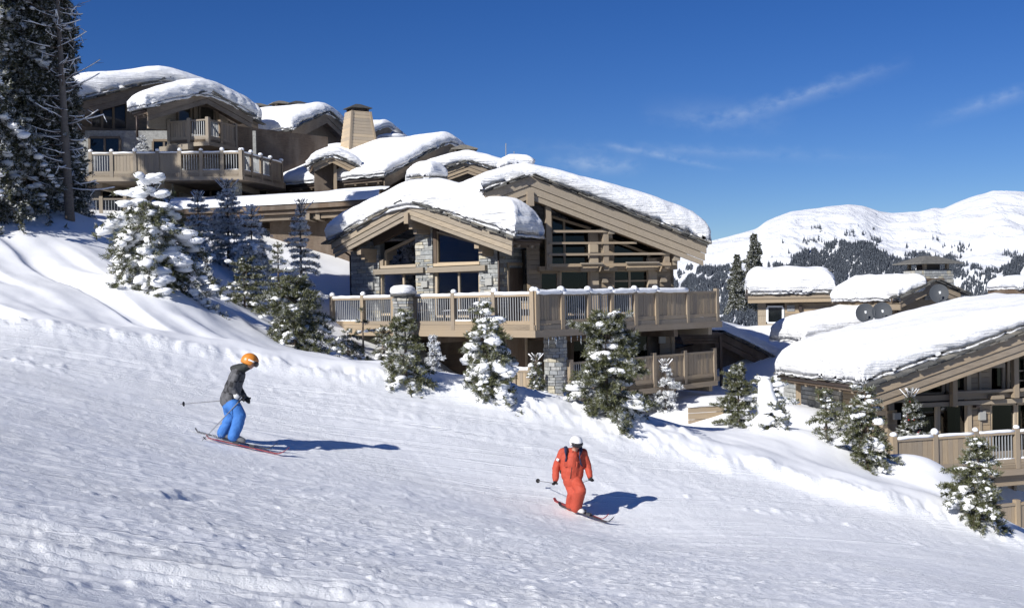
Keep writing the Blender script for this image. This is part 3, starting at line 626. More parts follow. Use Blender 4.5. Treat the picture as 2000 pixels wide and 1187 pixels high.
def chimney(parent, c, w, d, z0, z1, deg, rng, kind='stone', taper=0.0, cap=True, label=None, snow=0.0, over=0.22, gap=0.28):
    g = group_part('chimney', parent, label); fr = Fr((c[0], c[1]), deg); b = MB()
    q = lambda k, z: [fr.W(-w / 2 * k, d / 2 * k, z), fr.W(w / 2 * k, d / 2 * k, z), fr.W(w / 2 * k, -d / 2 * k, z), fr.W(-w / 2 * k, -d / 2 * k, z)]
    k1 = 1 - taper; b.hexa(q(1, z0), q(k1, z1)); b.build('stack', 'mortar' if kind == 'stone' else 'wood_grey', g)
    if kind == 'stone':
        z = z0
        while z < z1 - 0.04:
            h = min(rng.uniform(.08, .16), z1 - z); k = 1 - taper * (z - z0) / (z1 - z0)
            for (ww, dd, dg, n) in ((w, d, 0, 1), (d, w, -90, 1)):
                f2 = Fr((c[0], c[1]), deg + dg); t = -ww / 2 * k
                while t < ww / 2 * k - 0.03:
                    L = min(rng.uniform(.18, .5), ww / 2 * k - t); piece('stone', f2.M(t + L / 2, dd / 2 * k, z + h / 2), max(.03, L - 0.018), 0.09 + rng.uniform(0, .03), h - 0.018, 'stone', g); t += L
            z += h
    else:
        z = z0; 
        while z < z1 - 0.03:
            h = 0.19; k = 1 - taper * (z - z0) / (z1 - z0)
            for (ww, dd, dg) in ((w, d, 0), (d, w, -90), (d, w, 90)):
                f2 = Fr((c[0], c[1]), deg + dg); f2.box('plank', -ww / 2 * k, ww / 2 * k, dd / 2 * k + 0.03, dd / 2 * k - 0.02, z, min(z1, z + h - 0.012), 'wood_pale', g)
            z += h
        for sx in (-1, 1): beam('corner_board', fr.W(sx * w / 2, d / 2 + 0.03, z0), fr.W(sx * w / 2 * k1, d / 2 * k1 + 0.03, z1), 0.12, 0.10, 'wood', g, fr.n)
    if cap:
        for sx in (-1, 1):
            for sy in (-1, 1): fr.box('cap_post', sx * w / 2 * k1 * .8 - .06, sx * w / 2 * k1 * .8 + .06, sy * d / 2 * k1 * .8 - .06, sy * d / 2 * k1 * .8 + .06, z1, z1 + gap, 'wood' if kind == 'stone' else 'metal_dark', g)
        fr.box('flue', -w * .22, w * .22, -d * .22, d * .22, z1, z1 + gap * .9, 'metal_dark', g)
        b = MB(); kk = k1 + over * 2 / w; zz = z1 + gap; b.hexa(q(kk, zz), q(kk * .97, zz + 0.05)); b.hexa(q(kk * .94, zz + 0.052), q(kk * .22, zz + 0.05 + 0.20 * w * k1)); b.build('cap_slab', 'slate', g)
        if snow:
            snow_cap('snow_cap', g, fr, zz + 0.10, 0.1, -w / 2 * kk, w / 2 * kk, -d / 2 * kk, d / 2 * kk, snow, int(c[0] * 7) % 90 + 3, nt=20, nu=16)
    return g
def lamp(fr, x0, y0, x1, y1, n, root, d=0.12, mat='lamp_grey'): return fr.pbox('wall_lamp', x0, y0, x1, y1, n + d, d - 0.01, mat, root)
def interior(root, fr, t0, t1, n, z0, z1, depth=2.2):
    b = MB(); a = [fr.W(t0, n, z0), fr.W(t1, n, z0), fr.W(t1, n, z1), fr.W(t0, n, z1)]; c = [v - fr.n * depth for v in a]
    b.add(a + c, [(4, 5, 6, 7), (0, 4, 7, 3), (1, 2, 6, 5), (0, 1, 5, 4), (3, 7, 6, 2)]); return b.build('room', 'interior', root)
def wallpoly(name, root, fr, pts, n, d, mat):
    b = MB(); b.poly([fr.W(t, n, z) for t, z in pts], fr.n * -d); return b.build(name, mat, root)

# ------------------------------------------------------------------ the central chalet
mat_plain('pack_cloth', (0.05, 0.05, 0.055), 0.85)
def main_chalet():
    rng = random.Random(11)
    A1 = P(794, 394, 43); f1 = Fr(A1, -38); A2 = P(1035, 344, 41.2); f2 = Fr(A2, 17)
    C = P(1044, 609, 37); Lp = P(640, 612, 44.3); Rp = P(1407, 596, 44.6)
    root = thing('chalet', 'timber and stone chalet with two snow laden gables above a long angled balcony', 'chalet', (A1.x, A1.y + 4, gz(A1.x, A1.y + 3)), R(-38))
    p1, p2 = 0.325, 0.36
    wl1 = -f1.px(647, 478)[0]; wr1 = f1.px(1000, 462)[0]; wr2 = f2.px(1380, 485)[0]
    roof1 = gable_roof(root, f1, A1.z, p1, wl1, wr1, 1.7, 3, T=1.25, bh=0.66, eaves=(wr1, -wl1), wood='wood_grey', ridge_f=0.85, lf=0.85, rf=0.92, over=0.22, cr=1.3, u_over=-0.05)
    roof2 = gable_roof(root, f2, A2.z, p2, 1.75, wr2, 11, 5, T=1.15, bh=0.86, eaves=(wr2,), wood='wood_grey', ridge_f=0.52, lf=0.8, rf=1.0, over=0.15, cr=0.8, u_over=-0.18)
    snow_cap('snow_cap', roof1, f1, A1.z + 0.02, p1, -wl1 + 0.4, 3.2, 0.9, 9.0, 1.15, 21, 1.0, 0.9, 1.0, 1.4, bf=0.85)
    snow_cap('snow_cap', roof2, f2, A2.z + 0.02, p2, -3.4, 1.0, 4.2, 9.5, 0.72, 23, 0.75, 1.0, 1.0, 0.8)
    zt = P(1044, 574, 37).z; zd = zt - 1.07
    # ---- balcony
    posts = post_ts(C, Lp, [1043, 963, 884, 806, 767, 707, 647], 600)
    bal = group_part('balcony', root)
    fL, _ = railing(root, Lp, C, [post_ts(Lp, C, [x], 600)[0] for x in (647, 707, 767)], 'bb', zt, zd, rng, 0.9, part=bal, fascia=False)
    railing(root, Lp, C, [post_ts(Lp, C, [x], 600)[0] for x in (806, 884, 963)] + [(Vector(C) - Vector(Lp)).to_2d().length - 0.12], 'bbb', zt, zd, rng, 0.9, part=bal, fascia=False)
    Lc = (Vector(C) - Vector(Lp)).to_2d().length
    fL.box('deck_board', -0.05, Lc, 0.0, -0.09, zd - 0.16, zd + 0.02, 'wood', bal); fL.box('deck_board', -0.05, Lc + 0.05, 0.045, -0.09, zd - 0.40, zd - 0.165, 'wood', bal)
    pr = post_ts(C, Rp, [1099, 1151, 1196, 1242, 1283, 1344, 1402], 596)
    fR, _ = railing(root, C, Rp, [0.14] + pr, 'pbbbppp', zt, zd, rng, 0.0, part=bal, fascia=False, cap=False)
    # snow only on the near part of that rail
    for i, (t0, t1) in enumerate(zip([0.1] + pr[:5], pr[:6])):
        m = MB(); n = 7; m.tube([fR.W(t0 + (t1 - t0) * j / n, -0.07, zt + 0.05 + rng.uniform(-.01, .015)) for j in range(n + 1)], [0.115 * rng.uniform(.88, 1.1) for j in range(n + 1)], 9, flat=0.9); m.build('snow_strip', 'snow_tree', bal, True)
    for t in [0.14] + pr[:5]:
        b = MB(); r = rng.uniform(.10, .15); b.blob(fR.W(t, -0.07, zt + 0.14), (r, r, r * .85), rng, 10, 7, .07); b.build('snow_knob', 'snow_tree', bal, True)
    LR = (Vector(Rp) - Vector(C)).to_2d().length
    fR.box('deck_board', 0.0, LR, -0.03, -0.09, zd - 0.16, zd + 0.02, 'wood_grey', bal); fR.box('deck_board', 0.0, LR + 0.05, 0.045, -0.09, zd - 0.40, zd - 0.165, 'wood', bal)
    w1 = -1.25; w2 = -1.25
    back = [f1.W(f1.px(686, 560, w1)[0], w1, 0), f1.W(f1.px(973, 560, w1)[0], w1, 0), f2.W(f2.px(1316, 560, w2)[0], w2, 0)]
    slab('deck_floor', bal, [Lp, C, Rp, back[2] + Vector((0.3, 1, 0)), back[1] + Vector((0, 2, 0)), back[0]], zd - 0.22, zd, 'wood_grey')
    # deck stone pillar with its snow cap
    pc = P(787, 600, 40.6); stone_pillar(bal, (pc.x, pc.y), 0.36, 0.33, zd - 1.9, P(787, 579, 40.6).z, rng, cap_r=0.47, snow=0.34)
    # ---- facade 1: stone piers
    z_soffit = lambda t: A1.z - p1 * abs(t) - 0.25
    f1z = lambda py, px=800: f1.px(px, py, w1)[1]
    def pier(x0, x1, ytop, ybot=660, nn=w1):
        t0, _ = f1.px(x0, 550, nn); t1, _ = f1.px(x1, 550, nn); zb = zd - 0.02; pts = [(t0, zb), (t1, zb)]
        if t0 < 0 < t1: pts += [(t1, z_soffit(t1)), (0, z_soffit(0)), (t0, z_soffit(t0))]
        else: pts += [(t1, z_soffit(t1)), (t0, z_soffit(t0))]
        g = wallpoly('stone_pier', root, f1, pts, nn - 0.10, 0.25, 'mortar')
        stones(f1, t0, t1, zb, max(z_soffit(t0), z_soffit(t1), z_soffit(0) if t0 < 0 < t1 else -9), nn, g, rng, keep=lambda t, z: z < z_soffit(t) - 0.05)
    pier(686, 741, 480); pier(812, 846, 450); pier(936, 973, 480)
    # openings of facade 1
    tl, tr = f1.px(686, 560, w1)[0], f1.px(973, 560, w1)[0]
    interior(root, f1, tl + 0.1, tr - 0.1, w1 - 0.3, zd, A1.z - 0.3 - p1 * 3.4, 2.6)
    win(root, f1, [(753, 493), (812, 465), (813, 516), (753, 519)], w1 - 0.06, 0.09)
    win(root, f1, [(853, 455), (936, 478), (936, 511), (854, 513)], w1 - 0.06, 0.09)
    win(root, f1, [(745, 536), (813, 536), (814, 612), (745, 612)], w1 - 0.10, 0.10, 'wood_pale', mull=(787,), curtain=((0.25, 0.45),))
    win(root, f1, [(853, 532), (935, 532), (936, 616), (853, 616)], w1 - 0.10, 0.09, 'wood_pale', mull=(895,))
    f1.pbox('beam', 728, 524, 826, 534.5, w1 + 0.16, 0.40, 'wood_grey', root); f1.pbox('beam', 834, 520, 947, 530.5, w1 + 0.163, 0.40, 'wood_grey', root)
    f1.pbox('window_sill', 743, 517.5, 812, 523, w1 + 0.06, 0.2, 'wood_pale', root); f1.pbox('window_sill', 846, 512.5, 936, 518.5, w1 + 0.06, 0.2, 'wood_pale', root)
    f1.pbox('post', 741.5, 506, 748, 523, w1 + 0.04, 0.25, 'wood', root); f1.pbox('post', 846, 440, 852, 516, w1 - 0.02, 0.2, 'wood_dark', root)
    t0, t1 = f1.px(735, 500, w1 - .1)[0], f1.px(945, 500, w1 - .1)[0]
    for sg, te in ((-1, t0), (1, t1)):      # sloping lintel boards under the soffit
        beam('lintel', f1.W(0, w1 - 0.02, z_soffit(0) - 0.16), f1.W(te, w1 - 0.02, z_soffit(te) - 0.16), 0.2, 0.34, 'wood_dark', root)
    for (x0, y0, x1, y1) in ((719, 551, 728, 566), (822, 549, 834, 561), (947, 543.5, 960, 557)): lamp(f1, x0, y0, x1, y1, w1, root)
    f1.pbox('stone', 943, 538.5, 960, 543, w1 + 0.08, 0.1, 'stone', root)
    # purlins with stepped ends
    for (x0, y0, x1, y1, nn) in ((697, 486, 705, 497, -0.32), (926, 474, 935, 485, -0.32)):
        ta, za_ = f1.px(x0, y0, nn); tb, zb_ = f1.px(x1, y1, nn)
        f1.box('purlin', ta, tb, nn, w1 - 0.3, zb_, za_, 'wood', root); h = za_ - zb_
        f1.box('purlin', ta + 0.02, tb - 0.02, nn - 0.22, w1 - 0.3, zb_ - h * .8, zb_ - 0.004, 'wood', root); f1.box('purlin', ta + 0.04, tb - 0.04, nn - 0.42, w1 - 0.3, zb_ - h * 1.3, zb_ - h * .8 - 0.004, 'wood', root)
    f1.box('purlin', -0.11, 0.11, 0.06, w1 - 0.3, A1.z - 0.86, A1.z - 0.44, 'wood', root); f1.box('purlin', -0.09, 0.09, -0.2, w1 - 0.3, A1.z - 1.06, A1.z - 0.865, 'wood', root); f1.box('purlin', -0.085, 0.085, -0.45, w1 - 0.3, A1.z - 1.24, A1.z - 1.065, 'wood', root)
    # side walls (left side and the shaded return to the right)
    fl = Fr(f1.W(tl, w1, 0), -38 - 90); zl = z_soffit(tl)
    g = wallpoly('stone_wall', root, fl, [(-6, zd - 3), (-0.02, zd - 3), (-0.02, zl), (-6, zl)], -0.10, 0.2, 'mortar'); stones(fl, -2.2, -0.02, zd, zl, 0.0, g, rng, hmin=.1, hmax=.25, lmin=.3, lmax=.8)
    fr_ = Fr(f1.W(tr, w1, 0), -38 + 90); zr = z_soffit(tr)
    g = wallpoly('stone_wall', root, fr_, [(0.02, zd - 3.2), (6.5, zd - 3.2), (6.5, zr + .2), (0.02, zr + .2)], -0.10, 0.2, 'mortar'); stones(fr_, 0.02, 1.9, zd, zr, 0.0, g, rng, hmin=.09, hmax=.2, lmin=.25, lmax=.6)
    dg = group_part('door', root); fr_.box('leaf', 0.65, 1.55, 0.03, -0.06, zd, zd + 2.1, 'wood_dark', dg); fr_.box('frame', 0.55, 0.65, 0.06, -0.05, zd, zd + 2.2, 'wood', dg); fr_.box('frame', 1.55, 1.65, 0.06, -0.05, zd, zd + 2.2, 'wood', dg); fr_.box('frame', 0.55, 1.65, 0.065, -0.05, zd + 2.203, zd + 2.32, 'wood', dg)
    planks_h(fr_, 2.0, 3.6, zd, zr, 0.02, root, 'wood')
    b = MB(); c = f1.W(tr + 0.12, w1 + 0.10, 0); b.tube([(c.x, c.y, zr - 0.1), (c.x, c.y, zd)], 0.04, 8); b.build('downpipe', 'metal_dark', root, True)
    c = f1.W(tl - 0.22, w1 - 0.2, 0); b = MB(); e0 = f1.W(-wl1, -0.3, A1.z - p1 * wl1 - 0.15); b.tube([e0, Vector((c.x, c.y, e0.z - 0.35)), Vector((c.x, c.y, zd))], 0.05, 8); b.build('downpipe', 'metal_dark', root, True)
    # ---- facade 2: timber
    s2 = lambda t: A2.z - p2 * abs(t) - 0.25
    T2 = lambda x, y=560: f2.px(x, y, w2)[0]
    Z2 = lambda y, x=1200: f2.px(x, y, w2)[1]
    tL, tR = T2(1030), T2(1316)
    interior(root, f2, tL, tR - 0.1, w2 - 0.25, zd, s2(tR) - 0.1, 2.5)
    wallpoly('gable_wall', root, f2, [(tL - 2, s2(tR) - 0.12), (tR, s2(tR) - 0.12), (tR, s2(tR)), (0, s2(0)), (tL - 2, s2(tL - 2))], w2 - 2.8, 0.1, 'interior')
    planks_h(f2, T2(1153), T2(1199), zd, Z2(452), w2, root, 'wood', 0.185)
    f2.box('post', T2(1153) - 0.02, T2(1168), w2 + 0.10, w2 - 0.1, zd, Z2(455), 'wood_pale', root)
    planks_h(f2, T2(1266), T2(1316), zd, Z2(503), w2, root, 'wood', 0.185, keep=None); f2.box('post', T2(1266) - 0.02, T2(1282), w2 + 0.10, w2 - 0.1, zd, Z2(505), 'wood_pale', root)
    planks_h(f2, T2(1030), T2(1055), zd, Z2(440), w2, root, 'wood', 0.185)
    f2.box('beam', T2(1050), T2(1318), w2 + 0.28, w2 - 0.1, Z2(528), Z2(519), 'wood', root)
    f2.box('beam', T2(1129), T2(1200), w2 + 0.34, w2 + 0.10, Z2(530), Z2(522), 'wood_pale', root); f2.box('beam', T2(1218), T2(1284), w2 + 0.34, w2 + 0.10, Z2(529), Z2(521), 'wood_pale', root)
    win(root, f2, [(1078, 425), (1152, 448), (1152, 516), (1078, 516)], w2 - 0.05, 0.09, 'wood', mull=(1102,)); win(root, f2, [(1199, 472), (1266, 497), (1266, 516), (1199, 516)], w2 - 0.05, 0.09)
    win(root, f2, [(1096, 531), (1150, 531), (1150, 612), (1096, 612)], w2 - 0.05, 0.09, 'wood_pale', curtain=((0.55, 0.72), (0.9, 1.0)))
    win(root, f2, [(1200, 530), (1266, 530), (1266, 610), (1200, 610)], w2 - 0.05, 0.09, 'wood_pale', mull=(1230,), bars=(549,), curtain=((0.2, 0.4), (0.9, 1.0)))
    win(root, f2, [(1057, 534), (1089, 534), (1089, 616), (1057, 616)], w2 - 0.05, 0.09, 'wood', name='door')
    for (x0, y0, x1, y1) in ((1177, 543, 1188, 552), (1291, 541, 1303, 551)): lamp(f2, x0, y0, x1, y1, w2, root, 0.16, 'wood_grey')
    # sloped wall strip above the windows, under the soffit
    for sg, te in ((1, tR), (-1, tL)):
        beam('lintel', f2.W(0, w2, s2(0) - 0.2), f2.W(te, w2, s2(te) - 0.2), 0.2, 0.4, 'wood', root)
    # open timber lattice in front
    nl = -0.32
    for (x0, y0, x1, y1) in ((1067, 392, 1077.5, 527), (1179, 438, 1189, 528), (1298, 487, 1308, 523)): f2.pbox('post', x0, y0, x1, y1, nl, 0.2, 'wood', root)
    for (x0, y0, x1, y1) in ((1080, 449.5, 1188, 454), (1073, 472.5, 1244, 476.5), (1072, 494, 1309, 498.5), (1073, 514, 1311, 520)): f2.pbox('beam', x0, y0, x1, y1, nl + 0.06, 0.14, 'wood', root)
    f2.pbox('beam', 1135, 513, 1178, 516, nl + 0.2, 0.1, 'wood_grey', root); f2.pbox('beam', 1224, 511, 1288, 514, nl + 0.2, 0.1, 'wood_grey', root)
    for x in (1183, 1302):                   # cross beams back to the wall
        t = f2.px(x, 517, nl)[0]; z = f2.px(x, 517, nl)[1]
        f2.box('beam', t - 0.09, t + 0.09, nl - 0.2, w2, z - 0.25, z - 0.05, 'wood', root)
    for (x0, y0, x1, y1) in ((1189, 443, 1201, 464), (1317, 495, 1329, 517)):
        ta, za_ = f2.px(x0, y0, -0.2); tb, zb_ = f2.px(x1, y1, -0.2); h = za_ - zb_
        f2.box('purlin', ta, tb, -0.2, w2 - 0.3, zb_ + h * .35, za_, 'wood_grey', root); f2.box('purlin', ta + 0.02, tb - 0.02, -0.42, w2 - 0.3, zb_, zb_ + h * .345, 'wood_grey', root)
    f2.box('purlin', -0.13, 0.13, 0.05, w2, A2.z - 1.12, A2.z - 0.58, 'wood', root); f2.box('purlin', -0.12, 0.12, -0.2, w2, A2.z - 1.42, A2.z - 1.125, 'wood_grey', root)
    # right end wall of wing 2
    fe = Fr(f2.W(tR, w2, 0), 17 + 90); wallpoly('end_wall', root, fe, [(0, zd - 3.4), (7, zd - 3.4), (7, s2(tR)), (0, s2(tR))], 0, 0.15, 'wood')
    # ---- lower storey below the deck
    zb = zd - 3.4; wallpoly('lower_wall', root, f1, [(tl + .5, zb), (tr, zb), (tr, zd - .25), (tl + .5, zd - .25)], w1 - 0.4, 0.2, 'wood_dark')  # dark wood on this storey carries the shade under the deck in its colour
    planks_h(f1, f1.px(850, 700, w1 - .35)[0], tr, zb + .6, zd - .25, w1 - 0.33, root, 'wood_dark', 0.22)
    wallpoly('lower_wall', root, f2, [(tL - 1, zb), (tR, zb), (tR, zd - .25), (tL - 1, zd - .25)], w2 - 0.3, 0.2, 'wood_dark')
    for (x0, x1) in ((1204, 1232), (1236, 1266), (1082, 1100), (1120, 1180)): win(root, f2, [(x0, 649), (x1, 649), (x1, 720), (x0, 720)], w2 - 0.12, 0.09, 'wood_dark', mull=((x0 + x1) / 2,) if x1 - x0 > 30 else ())
    planks_h(f2, T2(1290, 670), tR, zb + .8, zd - .25, w2 - 0.05, root, 'wood', 0.2); lamp(f2, 1288, 655, 1300, 670, w2, root, 0.12, 'lamp_grey')
    dg = group_part('door', root); f1.pbox('leaf', 990, 660, 1026, 735, w1 - 0.25, 0.06, 'wood_dark', dg)
    for x in (988, 1027): f1.pbox('frame', x - 1.5, 657, x + 1.5, 735, w1 - 0.22, 0.08, 'wood', dg)
    # stone column under the corner of the deck
    pc = P(1085, 700, 38.6); stone_pillar(root, (pc.x, pc.y), 0.40, 0.36, pc.z - 1.6, zd - 0.42, rng, name='stone_column')
    # carrying beams under the deck
    for k, t in enumerate((3.0, 6.0)): beam('deck_beam', fL.W(t, -0.2, zd - 0.52), fL.W(t, -4.0, zd - 0.52), 0.22, 0.26, 'wood_dark', bal)
    for k, px in enumerate((1180, 1250, 1330, 1393)):
        t = fR.px(px, 640)[0]; beam('deck_beam', fR.W(t, -0.25 if k < 3 else -0.15, zd - 0.55), fR.W(t, -4.2, zd - 0.55), 0.24, 0.28, 'wood_dark' if k < 3 else 'wood_grey', bal)
    # icicles
    for k in range(26):
        t = rng.uniform(0.6, 5.0); L = rng.uniform(.08, .38); q = fR.W(t, 0.02, zd - 0.40); b = MB(); b.tube([q, q - Vector((0, 0, L * .5)), q - Vector((0, 0, L))], [0.016, 0.010, 0.002], 5); b.build('icicle', 'icicle', bal, True)
    # ---- lower balcony
    zt2 = P(1400, 684, 44.6).z; zd2 = zt2 - 1.05; off = fR.n * -0.1
    low = group_part('balcony', root); pa = fR.W(fR.px(1110, 720)[0], -0.1, 0); pb = fR.W(LR, -0.1, 0)
    ts = post_ts(pa, pb, [1116, 1160, 1216, 1279, 1339, 1397], 715); railing(root, pa, pb, ts, 'bbppp', zt2, zd2, rng, 0.0, part=low, plank_w=0.16)
    slab('deck_floor', low, [pa, pb, f2.W(tR, w2, 0), f2.W(T2(1110), w2, 0)], zd2 - 0.2, zd2, 'wood_grey')
    t = (Vector(pb) - Vector(pa)).to_2d().length; fq = Fr(pa, fR.deg); beam('deck_beam', fq.W(t - .35, -0.2, zd2 - .48), fq.W(t - .35, -3.5, zd2 - .48), 0.24, 0.24, 'wood_grey', low)
    pa2 = P(1004, 735, 38.2); pb2 = P(1041, 735, 37.6); railing(root, pa2, pb2, [0.0, 0.75], 'p', P(1010, 722, 38).z, P(1010, 722, 38).z - 1.0, rng, 1.0, fascia=False, name='balcony')
    # snow covered chimney on the first roof
    cc = P(835, 350, 50); chimney(root, (cc.x, cc.y), 1.1, 1.0, A1.z - 0.6, P(835, 348, 50).z - .25, -38, rng, 'stone', 0.05, cap=True, snow=0.75, over=0.18, gap=0.2)
    c2 = P(1006, 326, 50); chimney(root, (c2.x, c2.y), 0.8, 0.8, c2.z - 1.5, P(1006, 333, 50).z - .1, 17, rng, 'stone', 0.0, cap=True, snow=0.55, over=0.25, gap=0.18)
    b = MB(); a = P(988, 330, 50); b.tube([a, P(988, 280, 50)], 0.025, 5); b.tube([P(1004, 310, 50), P(1004, 296, 50)], 0.02, 5); b.build('antenna', 'metal_grey', root)
    # things left out on the deck
    q = fL.W(fL.px(845, 600)[0], -1.6, zd)
    t = thing('table', 'low wooden table dusted with snow behind the balcony railing', 'table', q, R(-40)); ft = Fr(q, -40); ft.box('table_top', -.8, .8, .4, -.4, zd + .40, zd + .46, 'wood', t)
    for sx in (-.7, .7):
        for sy in (-.3, .3): ft.box('leg', sx - .04, sx + .04, sy - .04, sy + .04, zd, zd + .40, 'wood', t)
    snow_cap('snow_cap', t, ft, zd + .455, 0.0, -.78, .78, -.38, .38, .09, 7, nt=18, nu=12, lump=.3)
    for k, (px_, lab) in enumerate(((733, 'dark cushioned deck chair behind the left end of the balcony railing'), (866, 'dark cushioned deck chair beside the low snowy table'))):
        q = fL.W(fL.px(px_, 600)[0], -2.0, zd); c = thing('deck_chair', lab, 'chair', q, R(-40), 'deck chairs on the balcony'); fc = Fr(q, -40 + 12 * k); fc.box('seat', -.33, .33, .3, -.35, zd + .26, zd + .42, 'pack_cloth', c); fc.box('backrest', -.33, .33, -.30, -.42, zd + .425, zd + .85, 'pack_cloth', c)
        for sx in (-.35, .35): fc.box('armrest', sx - .05, sx + .05, .3, -.42, zd + .50, zd + .56, 'wood', c)
        for sx in (-.30, .30):
            for sy in (-.30, .26): fc.box('leg', sx - .03, sx + .03, sy - .03, sy + .03, zd, zd + .255, 'wood', c)
    q = fL.W(fL.px(1008, 600)[0], -1.5, zd); t = thing('storage_box', 'plain brown wooden storage box behind the railing corner', 'box', q, R(-40)); fc = Fr(q, -42); fc.box('body', -.75, .75, .35, -.35, zd, zd + .78, 'wood', t); fc.box('lid', -.78, .78, .38, -.38, zd + .785, zd + .83, 'wood_grey', t)
    return dict(f1=f1, f2=f2, fL=fL, fR=fR, zd=zd, zt=zt, w1=w1, w2=w2, C=C, rng=rng)
MC = main_chalet()

# ------------------------------------------------------------------ upper chalet on the left
def upper_chalet():
    rng = random.Random(23)
    AA = P(332, 153, 62); fa = Fr(AA, 42); AB = P(405, 180, 57); fb = Fr(AB, 48); p = 0.37
    base = P(300, 420, 58); root = thing('chalet', 'tall shaded chalet with stacked balconies on the hill behind the tall spruces', 'chalet', (base.x, base.y, base.z), R(42))
    wlA = -fa.px(118, 208)[0]; wrA = 5.5
    ra = gable_roof(root, fa, AA.z, p, wlA, wrA, 4.5, 31, T=1.15, bh=0.75, boards=2, wood='wood_brown', ridge_f=0.8, lf=1.15, over=0.2, eaves=(-wlA,), cr=1.6, sl_step=.6)
    wlB = -fb.px(288, 212)[0]; wrB = fb.px(494, 250)[0]
    rb = gable_roof(root, fb, AB.z, p, wlB, wrB, 1.3, 33, T=0.9, bh=0.6, boards=2, wood='wood_brown', eaves=(-wlB,), ridge_f=1.0, rf=1.0, lf=0.95, over=0.25, cr=1.2, sl_step=.55)
    # walls under gable A and B
    wA = -1.4; sA = lambda t: AA.z - p * abs(t) - 0.25; zf = fa.px(250, 272, wA)[1]; tl = -wlA + 1.0; tr = 4.5
    wallpoly('wall', root, fa, [(tl, zf), (tr, zf), (tr, sA(tr)), (0, sA(0)), (tl, sA(tl))], wA - 0.08, 0.2, 'wood_brown')
    T = lambda x, n=wA, y=230: fa.px(x, y, n)[0]
    planks_h(fa, T(250), T(262), zf + .3, zf + 3.2, wA, root, 'wood_brown', 0.2); planks_h(fa, T(262), 1.8, zf, zf + 4.2, wA, root, 'wood_brown', 0.2, keep=lambda z: (T(262), min(1.8, (AA.z - 0.3 - z) / p)))
    win(root, fa, [(180, 214), (246, 200), (246, 252), (180, 254)], wA, 0.14, 'wood_brown', mull=(199, 222)); fa.box('beam', tl, T(270), wA + 0.06, wA - 0.05, zf, zf + 0.5, 'wood_brown', root)
    wB = -1.2; sB = lambda t: AB.z - p * abs(t) - 0.25; zb = fb.px(400, 262, wB)[1]
    wallpoly('wall', root, fb, [(-wlB + .8, zb), (wrB - .7, zb), (wrB - .7, sB(wrB - .7)), (0, sB(0)), (-wlB + .8, sB(wlB - .8))], wB - 0.08, 0.2, 'wood_grey')
    win(root, fb, [(350, 214), (372, 209), (372, 240), (350, 240)], wB, 0.12, 'wood_brown'); win(root, fb, [(392, 208), (418, 210), (418, 244), (392, 244)], wB, 0.12, 'wood_brown')
    for x in (382, 425): fb.pbox('post', x - 3, 200, x + 3, 262, wB + 0.06, 0.1, 'wood_brown', root)
    # upper small balcony
    bal = group_part('balcony', root); c0 = P(327, 240, 56.6); c1 = P(406, 240, 56.0); c2 = P(463, 240, 58.4); zt = P(406, 232, 56.0).z; zd = zt - 1.0
    railing(root, c0, c1, post_ts(c0, c1, [329, 368, 404], 240), 'pb', zt, zd, rng, 0.0, 'wood_grey', part=bal, bal=.13); railing(root, c1, c2, [0.12] + post_ts(c1, c2, [432, 461], 240), 'bp', zt, zd, rng, 0.0, 'wood_brown', part=bal, bal=.13)
    slab('deck_floor', bal, [c0, c1, c2, P(470, 240, 62), P(320, 240, 62)], zd - 0.3, zd - 0.02, 'wood_brown'); q0, q1 = P(316, 265, 56.9), P(372, 268, 56); beam('deck_beam', (q0.x, q0.y, zd - .42), (q1.x, q1.y, zd - .42), 0.4, 0.28, 'wood_grey', bal)
    # long balcony
    b2 = group_part('balcony', root); d0 = P(150, 300, 55.5); d1 = P(473, 300, 56.0); d2 = P(556, 310, 61.0); zt = P(473, 297, 56).z; zd = zt - 1.05
    railing(root, d0, d1, post_ts(d0, d1, [176, 217, 263, 307, 350, 392, 433], 305) + [(Vector(d1) - Vector(d0)).to_2d().length - 0.1], 'bppbbbb'.replace('bppbbbb', 'bpppbbb'), zt, zd, rng, 0.8, 'wood_grey', part=b2, bal=.13, plank_w=.18)
    railing(root, d1, d2, [0.12] + post_ts(d1, d2, [492, 511, 530, 551], 310), 'bbbp', zt, zd, rng, 0.8, 'wood_brown', part=b2, bal=.13)
    slab('deck_floor', b2, [d0, d1, d2, P(560, 300, 66), P(140, 300, 64)], zd - 0.35, zd - 0.02, 'wood_brown')
    # storey behind the long balcony: rough stone and openings, then the ground storey
    fm = Fr(P(300, 300, 60.5), 8); T = lambda x, y=300: fm.px(x, y)[0]; Zm = lambda y: fm.px(330, y)[1]
    wallpoly('stone_wall', root, fm, [(T(120), Zm(430)), (T(500), Zm(430)), (T(500), Zm(255)), (T(120), Zm(255))], -0.1, 0.3, 'stone')
    for (x0, y0, x1, y1) in ((176, 270, 232, 296), (300, 276, 340, 300), (378, 272, 398, 298), (200, 366, 240, 386), (325, 362, 345, 395), (390, 372, 432, 392), (500, 372, 520, 392)): win(root, fm, [(x0, y0), (x1, y0), (x1, y1), (x0, y1)], 0.0, 0.12, 'wood_brown', mull=((x0 + x1) / 2,) if x1 - x0 > 30 else ())
    for px, y in ((322, 57.5), (455, 57.5)):
        c = P(px, 360, y); stone_pillar(root, (c.x, c.y), 0.42, 0.42, P(px, 400, y).z, zd - 0.3, rng, 'stone_column')
    for px in (194, 316, 440): 
        c = P(px, 340, 56.5); beam('deck_beam', (c.x, c.y, zd - .5), (c.x + .5, c.y + 5, zd - .5), 0.3, 0.3, 'wood_grey', b2)
